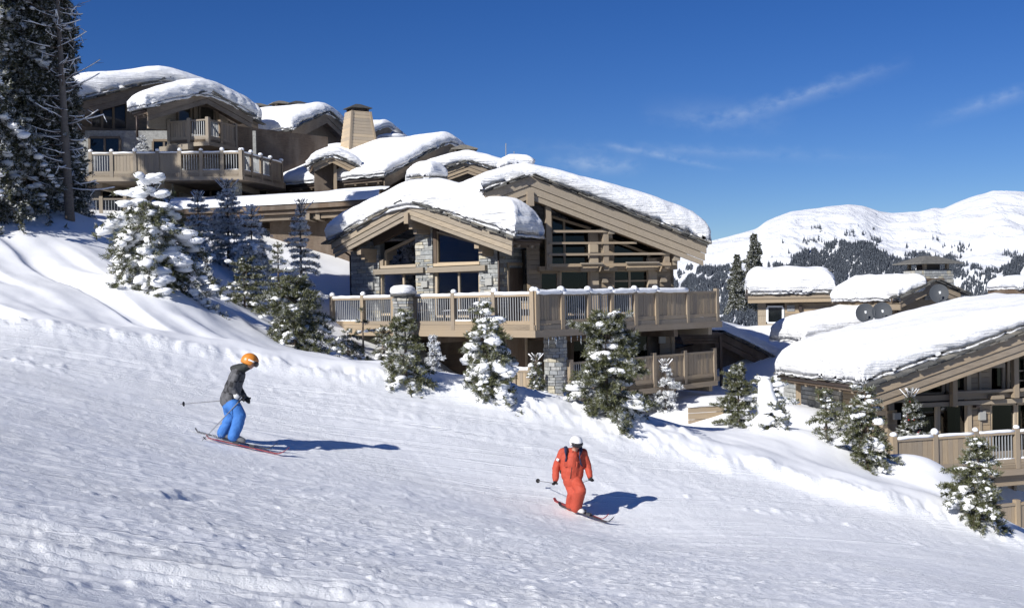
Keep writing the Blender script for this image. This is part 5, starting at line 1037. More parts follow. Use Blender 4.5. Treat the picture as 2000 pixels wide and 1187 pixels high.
def conifer(name, label, base, H, Rb, seed, mat='needles_pine', snow=0.6, spacing=0.24, per=6, droop=0.35, tip_up=0.35, nl=0.11, nw=0.010, per_m=95, group=None, lean=(0, 0), leaders=1, bare_top=0.0, power=0.8, low=0.06, cat='tree', sub=True, clump=1.0, zmin=None, shoot_len=0.30):
    rng = random.Random(seed); nrng = np.random.default_rng(seed); base = Vector(base); t = thing(name, label, cat, base, 0, group)
    ax = lambda z: base + Vector((lean[0] * max(0, z / H) ** 1.5 * H, lean[1] * max(0, z / H) ** 1.5 * H, z))
    m = MB(); k = 8; m.tube([ax(H * i / k - (0.3 if i == 0 else 0)) for i in range(k + 1)], [max(0.012, (0.018 + 0.012 * H) * (1 - i / k) ** 0.8 + 0.006) for i in range(k + 1)], 7)
    segs = []; sn = MB(); z = low * H if zmin is None else zmin; tw = MB()
    for q in range(leaders - 1):                      # side leaders rising from the crown
        a = rng.random() * 6.28; z0 = H * rng.uniform(.55, .68); o = ax(z0); e = o + Vector((math.cos(a) * Rb * .35, math.sin(a) * Rb * .35, H * rng.uniform(.18, .30))); m.tube([o, (o + e) / 2 + Vector((math.cos(a) * .08, math.sin(a) * .08, -.05)), e], [.03, .022, .010], 6)
        for j in range(9):
            f = .45 + .55 * j / 9; pz = o.lerp(e, f); b = rng.random() * 6.28; l = .30 * (1.25 - f); segs.append((pz, pz + Vector((math.cos(b) * l, math.sin(b) * l, l * .9))))
    while z < H * 0.985:
        f = z / H; n = per if f < .8 else max(3, per - 2); a0 = rng.random() * 6.28
        for j in range(n):
            if rng.random() < 0.14: continue
            L = Rb * max(0.05, (1 - f)) ** power * rng.uniform(0.5, 1.2) * (0.85 + 0.3 * math.sin(3 * a0 + 7 * f + j)) + 0.05; a = a0 + 6.283 * j / n + rng.uniform(-.3, .3); d = Vector((math.cos(a), math.sin(a), 0)); o = ax(z)
            rise = (tip_up + 0.9 * max(0, f - 0.55)) - droop * (1 - f) ; pts = []; npt = 6; sag = droop * rng.uniform(.5, 1.5) * (1 - f * .75)
            for i in range(npt): s = i / (npt - 1); pts.append(o + d * L * s * (1 - 0.12 * sag * s) + Vector((0, 0, L * (rise * s - sag * s * s))))
            tw.tube(pts, [0.016 * (1 - i / npt) + 0.005 for i in range(npt)], 4, cap=False)
            bare = f > 1 - bare_top
            for i in range(npt - 1):
                s0 = i / (npt - 1)
                if i >= 1: segs.append((pts[i], pts[i + 1]))
                if sub and i >= 1 and not bare:
                    for sd in (-1, 1):
                        for rep in range(2 if L > .6 else 1):
                            sl = shoot_len * (0.45 + 0.55 * (1 - s0)) * rng.uniform(.6, 1.2) * min(1.0, L / .6) ; pv = pts[i].lerp(pts[i + 1], rng.random()); dv = (d * .75 + Vector((-d.y, d.x, 0)) * sd * rng.uniform(.5, .95) + Vector((0, 0, rng.uniform(-.15, .45) - .2 * sag))).normalized(); segs.append((pv, pv + dv * sl))
            # snow resting on the branch
            if rng.random() < snow * .92 and L > .12:
                i0 = 1 if rng.random() < .6 else 2; i1 = rng.choice((npt - 1, npt - 2, npt - 1)); rb = min(.17, .05 + .13 * L) * rng.uniform(.55, 1.15) * clump; sp = []; sr = []
                for i in range(i0, i1 + 1):
                    e = (i - i0) / max(1, i1 - i0); sp.append(pts[i] + Vector((rng.uniform(-.03, .03), rng.uniform(-.03, .03), rb * .45))); sr.append(rb * (0.35 + 0.9 * math.sin(math.pi * (0.12 + 0.80 * e))) * rng.uniform(.75, 1.2))
                nb = max(6, int(L * (17 if L < 1.2 else 9))); lat = Vector((-d.y, d.x, 0))
                for b_ in range(nb):
                    e = rng.random() ** .8; x = (i0 + (i1 - i0) * e); k0 = min(int(x), npt - 2); pv = pts[k0].lerp(pts[k0 + 1], x - k0); wdt = shoot_len * .55 * math.sin(math.pi * (.15 + .75 * e)) * min(1, L); r = rb * (.28 + .55 * rng.random() ** 1.6) * (1.15 - .35 * e)
                    pv = pv + lat * rng.gauss(0, wdt * .40) + Vector((0, 0, r * .25 - abs(rng.gauss(0, .02)))); q = d * rng.uniform(.9, 1.6); sn.blob(pv, (r * (.85 + .75 * abs(d.x)), r * (.85 + .75 * abs(d.y)), r * rng.uniform(.5, .8)), rng, 7, 5, .22)
        z += spacing * rng.uniform(.75, 1.25) * (1.0 - .35 * f)
    top = ax(H); segs.append((ax(H * .9), top))
    if bare_top:
        for z0 in (H * .84, H * .92):
            for j in range(5):
                a = rng.random() * 6.28; l = (H - z0) * 1.0 + .08; o = ax(z0); e = o + Vector((math.cos(a) * l * .75, math.sin(a) * l * .75, l * .85)); tw.tube([o, e], [.016, .008], 5); sn.tube([o.lerp(e, .3) + Vector((0, 0, .014)), e + Vector((0, 0, .014))], [.018, .013], 5)
    m.build('trunk', 'bark', t, True); tag(tw.build('branches', 'bark', t), kind='stuff')
    V, F = needle_mesh(segs, nrng, per_m * 1.45, nl, nw * 1.1); cr = np_mesh('crown', V, F, mat, t)
    if sn.v: tag(sn.build('snow_load', 'snow_tree', t, True), kind='stuff')
    return t, len(F)
TREES = 0
def sapling(px, py, top, hw, label, seed, y=None, name='pine_sapling', **k):
    global TREES
    b = hit(px, py, 26, 60) if y is None else P(px, py, y)
    if b is None: b = P(px, py, 31)
    if y is not None: b.z = min(b.z, gz(b.x, b.y) + .1) if k.pop('onground', True) else b.z
    H = P(px, top, b.y).z - b.z; Rb = hw / FPX * b.y * 1.28; t, n = conifer(name, label, b - Vector((0, 0, .05)), H, Rb, seed, **k); TREES += n
    return t
G1, G2 = 'young conifers along the snow bank', 'frosted firs in the hollow'
sapling(298, 552, 358, 112, 'broad young pine with drooping snow loaded boughs and upright leaders on the left crest', 1, snow=1.05, droop=.85, tip_up=.25, per=7, leaders=4, bare_top=.26, power=.46, clump=1.6, low=.10, per_m=120, nl=.13, group=G1, shoot_len=.42)
sapling(406, 578, 502, 22, 'tiny frosted fir right of the broad drooping pine', 2, snow=.6, mat='needles_frost', spacing=.14, per=5, droop=.2, bare_top=.25, group=G1)
sapling(478, 600, 506, 46, 'knobbly pine with several snow capped leaders, left of the big bushy pine', 3, snow=.7, droop=.3, per=6, leaders=4, spacing=.20, power=.5, clump=1.0, group=G1)
sapling(546, 640, 470, 40, 'thin tall pine with a snow topped leader behind the big bushy pine', 4, snow=.55, droop=.25, spacing=.30, per=4, power=.75, clump=1.1, group=G1)
sapling(578, 676, 540, 80, 'big bushy pine with spreading green boughs at the left end of the long balcony', 5, snow=.75, droop=.55, tip_up=.35, per=7, power=.6, spacing=.24, leaders=3, per_m=120, nl=.13, low=.08, group=G1, shoot_len=.42)
sapling(710, 702, 598, 34, 'slender pine with one tuft on top and two bowed snowy side boughs', 6, snow=.8, droop=.9, tip_up=.7, per=3, spacing=.50, power=.9, clump=1.2, group=G1)
sapling(680, 694, 640, 26, 'low bowed pine shoot arching left of the slender pine', 7, snow=.9, droop=.9, tip_up=.4, per=5, spacing=.2, power=.4, clump=1.2, group=G1)
sapling(748, 700, 640, 34, 'bowed snow draped pine shoot just right of the slender pine', 8, snow=.9, droop=.9, tip_up=.45, per=6, spacing=.2, power=.4, clump=1.3, group=G1)
sapling(793, 742, 603, 48, 'bushy pine standing in front of the stone balcony pillar', 9, snow=.6, droop=.5, per=7, power=.62, per_m=120, clump=1.15, group=G1, leaders=2)
sapling(845, 712, 654, 20, 'small dark fir in the shade under the balcony', 10, y=33.5, snow=.3, mat='needles_frost', spacing=.16, per=5, group=G1)
sapling(947, 756, 592, 66, 'pine under heavy hanging snow below the middle of the balcony', 11, snow=.95, droop=.75, tip_up=.3, per=7, power=.65, clump=1.75, per_m=115, group=G1, shoot_len=.36)
sapling(1048, 762, 690, 20, 'tiny snow capped sapling beside the stone column', 12, y=33, snow=.9, spacing=.16, per=4, bare_top=.25, clump=1.2, group=G1)
sapling(1186, 810, 610, 84, 'largest green pine in front of the lower balcony with snow cushions on its boughs', 13, snow=.62, droop=.42, tip_up=.42, per=8, power=.55, spacing=.21, per_m=125, nl=.13, clump=1.6, low=.05, group=G1, shoot_len=.40)
sapling(1301, 802, 700, 32, 'whitish frosted sapling right of the largest green pine', 14, snow=.7, mat='needles_frost', spacing=.18, per=5, droop=.5, bare_top=.2, group=G1)
sapling(1443, 832, 712, 42, 'pine with a snow tipped crown below the dark shadowed chalet', 15, snow=.45, droop=.25, tip_up=.5, per=7, power=.7, spacing=.17, per_m=120, group=G1)
sapling(1506, 836, 736, 42, 'pine wearing a tall rounded snow hood beside the eave of the big roof', 16, snow=.85, droop=.5, per=7, power=.45, clump=1.6, group=G1)
sapling(1614, 858, 755, 36, 'snowy young pine under the eave of the big roof', 17, snow=.85, droop=.45, per=6, power=.7, clump=1.1, leaders=2, group=G1)
sapling(1692, 905, 748, 58, 'tall green pine with a snow shawl in front of the eave corner', 18, snow=.62, droop=.5, per=7, power=.6, per_m=120, clump=1.4, group=G1, spacing=.2)
sapling(1912, 1018, 858, 66, 'full pine flecked with snow at the lower right beneath the glazed gable', 19, snow=.7, droop=.5, per=8, power=.6, spacing=.18, per_m=125, clump=1.0, group=G1)
for i, (px, py, top, hw, lab, k) in enumerate(((388, 474, 372, 42, 'frosted fir with a forked bare tip, leftmost in the shaded hollow', {}), (446, 488, 348, 46, 'tallest frosted fir in the shaded hollow', {}), (492, 498, 402, 44, 'fir bowed under drooping snow in the shaded hollow', dict(snow=.95, clump=1.2, droop=.9, power=.5)), (588, 522, 388, 34, 'slim white frosted fir beside the roof edge of the front chalet', {}))):
    a = dict(snow=.45, mat='needles_frost', spacing=.26, per=7, droop=.4, bare_top=.12, nl=.13, nw=.014, per_m=80); a.update(k)
    sapling(px, py, top, hw, lab, 40 + i, y=(44, 45, 43.5, 44)[i], name='fir', group=G2, **a)
# dwarf snow hood on the hooded pine
_h = P(1494, 760, 31.2); _m = MB(); _m.tube([_h + Vector((.12, 0, -.62)), _h + Vector((.06, 0, -.35)), _h + Vector((.02, 0, -.05)), _h + Vector((0, 0, .2)), _h + Vector((0, 0, .34))], [.34, .30, .22, .19, .05], 14)
_m.build('snow_load', 'snow_tree', bpy.data.objects[[o.name for o in bpy.data.objects if 'hood' in o.get('label', '')][0]], True)
# two spruces farther off, beside the hut
for i, (px, top, hw, lab) in enumerate(((1441, 498, 22, 'shorter of the two dark spruces rising behind the plank hut'), (1475, 456, 28, 'taller of the two dark spruces rising behind the plank hut'))):
    b = P(px, 600, 92 + 4 * i); H = P(px, top, b.y).z - b.z; conifer('spruce', lab, b, H, hw / FPX * b.y, 60 + i, 'needles_spruce', .75, .30, 7, .45, .15, .26, .05, 42, 'spruces behind the hut', clump=.9, shoot_len=.5)
# small decorated fir on the right balcony and a frosted one on the upper balcony
t = sapling(1781, 900, 758, 28, 'small fir hung with red baubles on the balcony at the right edge', 71, y=36.4, onground=False, name='fir', snow=.45, mat='needles_spruce', spacing=.13, per=7, droop=.25, power=.9, per_m=150, bare_top=.12)
_rg = random.Random(4); _b = P(1781, 900, 36.4); mat_plain('bauble_red', (.30, .01, .012), .25)
for k in range(22):
    f = _rg.uniform(.2, .9); a = _rg.uniform(3.4, 6.0); r = .45 * (1 - f) ** .9; m = MB(); m.blob(_b + Vector((math.cos(a) * r, math.sin(a) * r, 2.35 * f)), (.03, .03, .03), _rg, 8, 6, 0); m.build('bauble', 'bauble_red', t, True)
sapling(279, 302, 262, 15, 'little snowy fir standing on the long upper balcony', 72, y=57.2, onground=False, name='fir', snow=.95, mat='needles_frost', spacing=.22, per=6, clump=1.2)
# ------------------------------------------------------------------ tall spruces at the left edge
def spruce(label, px, py, y, H, Rb, seed, snow=.6, zmin=1.0, mat='needles_spruce', per=6, spacing=.42, per_m=34, clump=1.1, droop=.75, nl=.17, nw=.024, shoot=.75):
    b = P(px, py, y); b.z = gz(b.x, b.y) - .1; return conifer('spruce', label, b, H, Rb, seed, mat, snow, spacing, per, droop, .12, nl, nw, per_m, 'tall spruces at the left edge', clump=clump, zmin=zmin, power=.75, shoot_len=shoot)
spruce('big spruce with heavy snow on long sunlit boughs, nearest at the left edge', -75, 430, 34.5, 13, 3.4, 81, .9, .9, clump=1.5, per=7, per_m=46)
spruce('dense dark spruce second from the left edge', 48, 418, 37.5, 15, 2.3, 82, .85, .9, per=8, per_m=46)
spruce('narrow dark spruce behind the bare larch', 100, 418, 39.0, 15.5, 1.45, 83, .6, .8, per=8, spacing=.34, per_m=46, clump=.8)
for i_, (sx, sy, h_) in enumerate(((-30, 41, 15), (-34, 45, 16), (-25.5, 43.5, 13.5), (-38, 41, 16))):
    q_ = Vector((sx, sy, gz(sx, sy) - .1)); conifer('spruce', 'tall spruce standing outside the left edge, shading the upper chalet', q_, h_, 2.4, 90 + i_, 'needles_spruce', .3, .5, 7, .7, .12, .24, .04, 16, 'spruces outside the left edge', zmin=1.2, power=.75, shoot_len=.8)
spruce('small snow clad spruce at the foot of the tall ones', 148, 414, 41.5, 3.4, .75, 85, .9, .2, mat='needles_frost', per=7, spacing=.22, clump=.9, shoot=.35, nl=.13, nw=.015, per_m=70)
mat_wood('bark_pale', (0.24, 0.20, 0.165), (0.11, 0.09, 0.075))
def larch(px, py, y, H, seed):
    rng = random.Random(seed); b = P(px, py, y); b.z = gz(b.x, b.y) - .1; t = thing('larch', 'bare frosted larch with curved twigs right of the tall spruces', 'tree', b); ax = lambda z: b + Vector((-.035 * z, 0, z)); m = MB()
    m.tube([ax(H * i / 8) for i in range(9)], [.15 * (1 - i / 8) ** .7 + .02 for i in range(9)], 8); m.build('trunk', 'bark_pale', t, True); tw = MB(); sn = MB(); z = 1.1
    while z < H:
        f = z / H; a = rng.random() * 6.28; L = (1.7 * (1 - f * .45)) * rng.uniform(.45, 1.1); d = Vector((math.cos(a), math.sin(a) * .8, 0)); o = ax(z); dr = rng.uniform(-.45, .15) + .35 * f; pts = [o + d * L * s + Vector((0, 0, L * (dr * s + .35 * s * s * (1 if rng.random() < .0 else .6)))) for s in (0, .25, .5, .75, 1)]
        tw.tube(pts, [.022, .017, .012, .009, .005], 5)
        for q in range(rng.randint(2, 5)):
            i = rng.randint(1, 3); pv = pts[i].lerp(pts[i + 1], rng.random()); e = pv + Vector((rng.uniform(-.3, .3), rng.uniform(-.3, .3), rng.uniform(-.28, .18))); tw.tube([pv, e], [.008, .004], 4); 
            if rng.random() < .6: sn.tube([pv + Vector((0, 0, .010)), e + Vector((0, 0, .010))], [.015, .010], 4)
        if f < .85 and rng.random() < .8: sn.tube([p + Vector((0, 0, .020)) for p in pts[rng.randint(0, 1):]], .026 * rng.uniform(.7, 1.3), 5, flat=.7)
        z += rng.uniform(.05, .14)
    tag(tw.build('branches', 'bark', t), kind='stuff'); tag(sn.build('snow_load', 'snow_tree', t, True), kind='stuff')
larch(137, 430, 37.0, 8.6, 5)
print('needles', TREES)


# ------------------------------------------------------------------ skiers
def mat_cloth(name, c, wr=.5, rough=.75, scale=14):
    t = NT(name); v = t.coord('World'); n = t.noise(v, scale, 4, .6); t.set(t.mix(n, tuple(x * .82 for x in c), tuple(min(1, x * 1.15) for x in c)), rough, t.bump(n, wr, .03))
mat_cloth('cloth_orange', (.42, .060, .030)); mat_cloth('cloth_blue', (.040, .165, .48)); mat_cloth('glove_black', (.012, .012, .014)); mat_cloth('pack_dark', (.020, .024, .022)); mat_cloth('boot_grey', (.20, .20, .20), .1, .4); mat_cloth('boot_white', (.6, .58, .56), .1, .4); mat_cloth('strap_navy', (.020, .025, .07)); mat_cloth('cuff_white', (.6, .6, .6))
mat_plain('skin', (.42, .235, .17), .55); mat_plain('helmet_orange', (.62, .22, .030), .35); mat_plain('helmet_white', (.74, .74, .73), .35); mat_plain('goggle', (.02, .018, .02), .12); mat_plain('ski_red', (.32, .05, .05), .35); mat_plain('ski_dark', (.05, .05, .055), .35); mat_plain('ski_white', (.7, .7, .7), .35); mat_plain('pole_grey', (.25, .25, .26), .35, Metallic=.6); mat_plain('rubber_black', (.012, .012, .012), .7); mat_plain('lip', (.30, .11, .10), .5); mat_plain('pack_olive', (.05, .055, .03), .8)
def mat_check():
    t = NT('cloth_check'); v = t.coord('World', (1, .6, 1)); mp = t.n('ShaderNodeMapping'); mp.inputs['Rotation'].default_value = (0, R(-12), 0); t.l(v, mp.inputs[0])
    def chk(s, loc):
        c = t.n('ShaderNodeTexChecker'); m2 = t.n('ShaderNodeMapping'); m2.inputs['Location'].default_value = loc; t.l(mp.outputs[0], m2.inputs[0]); t.l(m2.outputs[0], c.inputs['Vector']); c.inputs['Scale'].default_value = s; return c.outputs['Fac']
    a = t.mix(chk(8.5, (0, 0, 0)), (.016, .016, .019), (.075, .075, .082)); a = t.mix(t.math('MULTIPLY', chk(4.25, (.05, 0, .03)), .45), a, (.15, .15, .16)); n = t.noise(t.coord('World'), 16, 4); t.set(t.mix(.5, a, t.ramp(n, [(.3, (.5, .5, .5)), (.7, (1.2, 1.2, 1.2))]), 'MULTIPLY'), .8, t.bump(n, .5, .03))
mat_check()
def body(name, parent_root, caps, mats, voxel=.013, smooth=6):
    """one continuous skin grown over tapered limbs; caps: (p0, p1, r0, r1, material index[, flatten])"""
    m = MB(); rng = random.Random(1)
    for (a, b, r0, r1, mi, *rest) in caps:
        a, b = Vector(a), Vector(b); d = b - a; L = d.length; d = d.normalized() if L > 1e-6 else Vector((0, 0, 1)); n = 14
        pts = [a - d * r0 * c for c in (1, .86, .5)] + [a] + [b] + [b + d * r1 * c for c in (.5, .86, 1)]; rr = [r0 * s for s in (.08, .5, .866)] + [r0, r1] + [r1 * s for s in (.866, .5, .08)]
        m.tube(pts, rr, n)
    me = bpy.data.meshes.new(name); me.from_pydata(m.v, [], m.f); o = bpy.data.objects.new(name, me); COL.objects.link(o)
    rm = o.modifiers.new('r', 'REMESH'); rm.mode = 'VOXEL'; rm.voxel_size = voxel; sm = o.modifiers.new('s', 'SMOOTH'); sm.factor = .5; sm.iterations = smooth
    dg = bpy.context.evaluated_depsgraph_get(); ev = o.evaluated_get(dg); nm = bpy.data.meshes.new_from_object(ev); bpy.data.objects.remove(o); nm.name = name
    n = len(nm.vertices); co = np.zeros(n * 3); nm.vertices.foreach_get('co', co); co = co.reshape(-1, 3)
    nr = np.zeros(n * 3); nm.vertex_normals.foreach_get('vector', nr) if hasattr(nm, 'vertex_normals') else None; nr = nr.reshape(-1, 3)
    wr = fbm(co[:, 0] * 9 + co[:, 2] * 4, co[:, 2] * 13 + co[:, 1] * 7, 5, 3) * .010; 
    fc = np.array([p.center for p in nm.polygons]); best = np.full(len(fc), 1e9); mi = np.zeros(len(fc), int)
    for c in caps:
        a, b = np.array(c[0]), np.array(c[1]); d = b - a; tt = np.clip(((fc - a) @ d) / max(1e-9, d @ d), 0, 1); r = c[2] + (c[3] - c[2]) * tt; dist = np.linalg.norm(fc - a - tt[:, None] * d, axis=1) - r; k = dist < best; best[k] = dist[k]; mi[k] = c[4]
    cl = np.zeros(n); 
    co = co + nr * wr[:, None]; inv = np.array(WM[parent_root.name].inverted()) if parent_root is not None else np.eye(4); co = co @ inv[:3, :3].T + inv[:3, 3]
    nm.vertices.foreach_set('co', co.ravel()); nm.materials.clear()
    for x in mats: nm.materials.append(MATS[x])
    nm.polygons.foreach_set('material_index', mi.astype(np.int32)); nm.polygons.foreach_set('use_smooth', np.ones(len(fc), bool)); nm.update()
    ob = bpy.data.objects.new(name, nm); return link(ob, parent_root, WM[parent_root.name])
def hand(w, dirv, thumb_up, mi, grip):
    """mitt-thin glove: palm, four unequal fingers curled round the grip and a thumb from the side of the palm"""
    w = Vector(w); d = Vector(dirv).normalized(); up = Vector(thumb_up).normalized(); s = d.cross(up).normalized(); c = [(w, w + d * .06, .038, .042, mi)]
    for k, (o, l) in enumerate(((.030, .052), (.010, .060), (-.011, .055), (-.031, .043))):
        k0 = w + d * .075 + up * o; k1 = k0 + d * l * .6 + s * grip * .02; k2 = k1 + s * grip * .045 - d * .008; c += [(k0, k1, .0135, .0125, mi), (k1, k2, .0125, .011, mi)]
    t0 = w + d * .025 + up * .040; t1 = t0 + d * .03 + up * .018 + s * grip * .02; t2 = t1 + d * .022 + s * grip * .03; c += [(t0, t1, .0155, .014, mi), (t1, t2, .014, .012, mi)]
    return c
def ski(label, tail, tip, mat, group, w=.075, over=.0):
    tail, tip = Vector(tail), Vector(tip); d = tip - tail; L = d.length; d.normalize(); s = d.cross(Vector((0, 0, 1))).normalized(); u = s.cross(d); c = tail + d * L * .45; t = thing('ski', label, 'ski', c, 0, group); m = MB(); N = 26; vs = []
    for i in range(N + 1):
        f = i / N; p = tail + d * L * f; lift = .16 * max(0, (f - .86) / .14) ** 2 + .05 * max(0, (.05 - f) / .05) ** 2; ww = w * (.88 + .28 * (2 * abs(f - .5)) ** 2) * (1 if f < .93 else max(.12, 1 - ((f - .93) / .07) ** 2)) * (1 if f > .03 else .75)
        for (a, b) in ((-.5, 0), (.5, 0), (.5, .014), (-.5, .014)): vs.append(p + s * ww * a + u * (lift + b + .005))
    fs = [(0, 3, 2, 1), (N * 4, N * 4 + 1, N * 4 + 2, N * 4 + 3)]
    for i in range(N):
        for k in range(4): fs.append((i * 4 + k, i * 4 + (k + 1) % 4, (i + 1) * 4 + (k + 1) % 4, (i + 1) * 4 + k))
    m.add(vs, fs); m.build('blade', mat, t); b = MB()
    for f0, ln in ((.36, .10), (.56, .09)):
        q = tail + d * L * f0 + u * .04; M = Matrix(((d.x, s.x, u.x, q.x), (d.y, s.y, u.y, q.y), (d.z, s.z, u.z, q.z), (0, 0, 0, 1))); b.box(M, ln, .07, .045)
    b.build('binding', 'ski_dark', t); return t
def pole(label, grip, tip, group):
    g, e = Vector(grip), Vector(tip); d = (e - g).normalized(); t = thing('ski_pole', label, 'ski pole', e, 0, group); m = MB(); m.tube([g, e], [.010, .006], 7); m.build('shaft', 'pole_grey', t); m = MB(); m.tube([g - d * .07, g - d * .05, g + d * .09], [.020, .016, .014], 8); m.build('grip', 'rubber_black', t); m = MB(); q = e - d * .07; m.tube([q - d * .008, q, q + d * .012], [.018, .046, .014], 10); m.build('basket', 'rubber_black', t)
def boot(person, ankle, toe_dir, mat, tilt=0):
    a = Vector(ankle); d = Vector(toe_dir).normalized(); u = Vector((0, 0, 1)); m = MB(); m.tube([a + u * .20 + d * .03, a + u * .10 + d * .01, a], [.075, .070, .068], 12); m.tube([a - d * .10 - u * .02, a - d * .05 - u * .015, a + d * .07 - u * .02, a + d * .15 - u * .035, a + d * .19 - u * .045], [.045, .060, .060, .050, .030], 12, flat=.95)
    b = m.build('boot', mat, person, True); m = MB()
    for k in range(3): q = a + u * (.02 + .06 * k) + d * (.055 + .005 * k); s = d.cross(u); m.tube([q - s * .06, q + d * .025, q + s * .06], .009, 5)
    m.build('buckle', 'metal_grey', b)
def head_helmet(person, c, fwd, r, mat, extra=None):
    c = Vector(c); f = Vector(fwd).normalized(); s = f.cross(Vector((0, 0, 1))).normalized(); u = s.cross(f); m = MB(); n, k = 22, 12; vs = []; fs = []
    for i in range(k + 1):
        th = math.pi * .66 * i / k
        for j in range(n):
            a = 2 * math.pi * j / n; cut = 1.0
            lo = .60 if math.cos(a) > .35 else 1.0; t2 = th * lo; q = u * math.cos(t2) * 1.04 + (f * math.cos(a) * 1.12 + s * math.sin(a) * .94) * math.sin(t2); vs.append(c + q * r)
    for i in range(k):
        for j in range(n): fs.append((i * n + j, (i + 1) * n + j, (i + 1) * n + (j + 1) % n, i * n + (j + 1) % n))
    m.add(vs, fs); h = m.build('helmet', mat, person, True); sol = h.modifiers.new('thick', 'SOLIDIFY'); sol.thickness = .018
    m = MB(); pts = []
    for j in range(28): a = 2 * math.pi * j / 28; pts.append(c + (f * math.cos(a) * 1.13 + s * math.sin(a) * .97) * r * 1.02 + u * r * (.14 + .05 * math.cos(a)))
    m.tube(pts + [pts[0]], .011, 5, cap=False); m.build('goggle_strap', 'rubber_black', h); m = MB(); rows = 4; cols = 12; vs = []; fs = []
    for i in range(rows + 1):
        for j in range(cols + 1): a = (j / cols - .5) * 2.0; e = .26 - .52 * i / rows; vs.append(c + (f * math.cos(a) * 1.10 + s * math.sin(a) * .95) * r * (1.06 - .10 * (2 * i / rows - 1) ** 2) + u * r * (e - .02))
    for i in range(rows):
        for j in range(cols): b = i * (cols + 1) + j; fs.append((b, b + cols + 1, b + cols + 2, b + 1))
    m.add(vs, fs); g = m.build('goggles', 'goggle', person, True); so = g.modifiers.new('t', 'SOLIDIFY'); so.thickness = .02
    if extra:
        m = MB()
        for j in range(-3, 4): a = math.pi * .5 + j * .12; m.tube([c + (f * math.cos(a) + s * math.sin(a)) * r * 1.04 + u * r * .25, c + (f * math.cos(a) + s * math.sin(a)) * r * 1.06 + u * r * .05], .008, 4)
        m.build('goggle_clip', 'ski_white', h)
def face(person, c, fwd, r):
    c = Vector(c); f = Vector(fwd).normalized(); s = f.cross(Vector((0, 0, 1))).normalized(); u = s.cross(f); rng = random.Random(0)
    return [(c, c - u * r * .30 + f * r * .12, r * .92, r * .74, 0), (c - u * r * .55 + f * r * .35, c - u * r * .70 + f * r * .42, r * .42, r * .34, 0), (c + f * r * .92 - u * r * .05, c + f * r * 1.10 - u * r * .30, r * .12, r * .17, 0), (c + s * r * .9 - u * r * .1, c + s * r * .95 - u * r * .3, r * .16, r * .12, 0), (c - s * r * .9 - u * r * .1, c - s * r * .95 - u * r * .3, r * .16, r * .12, 0)]
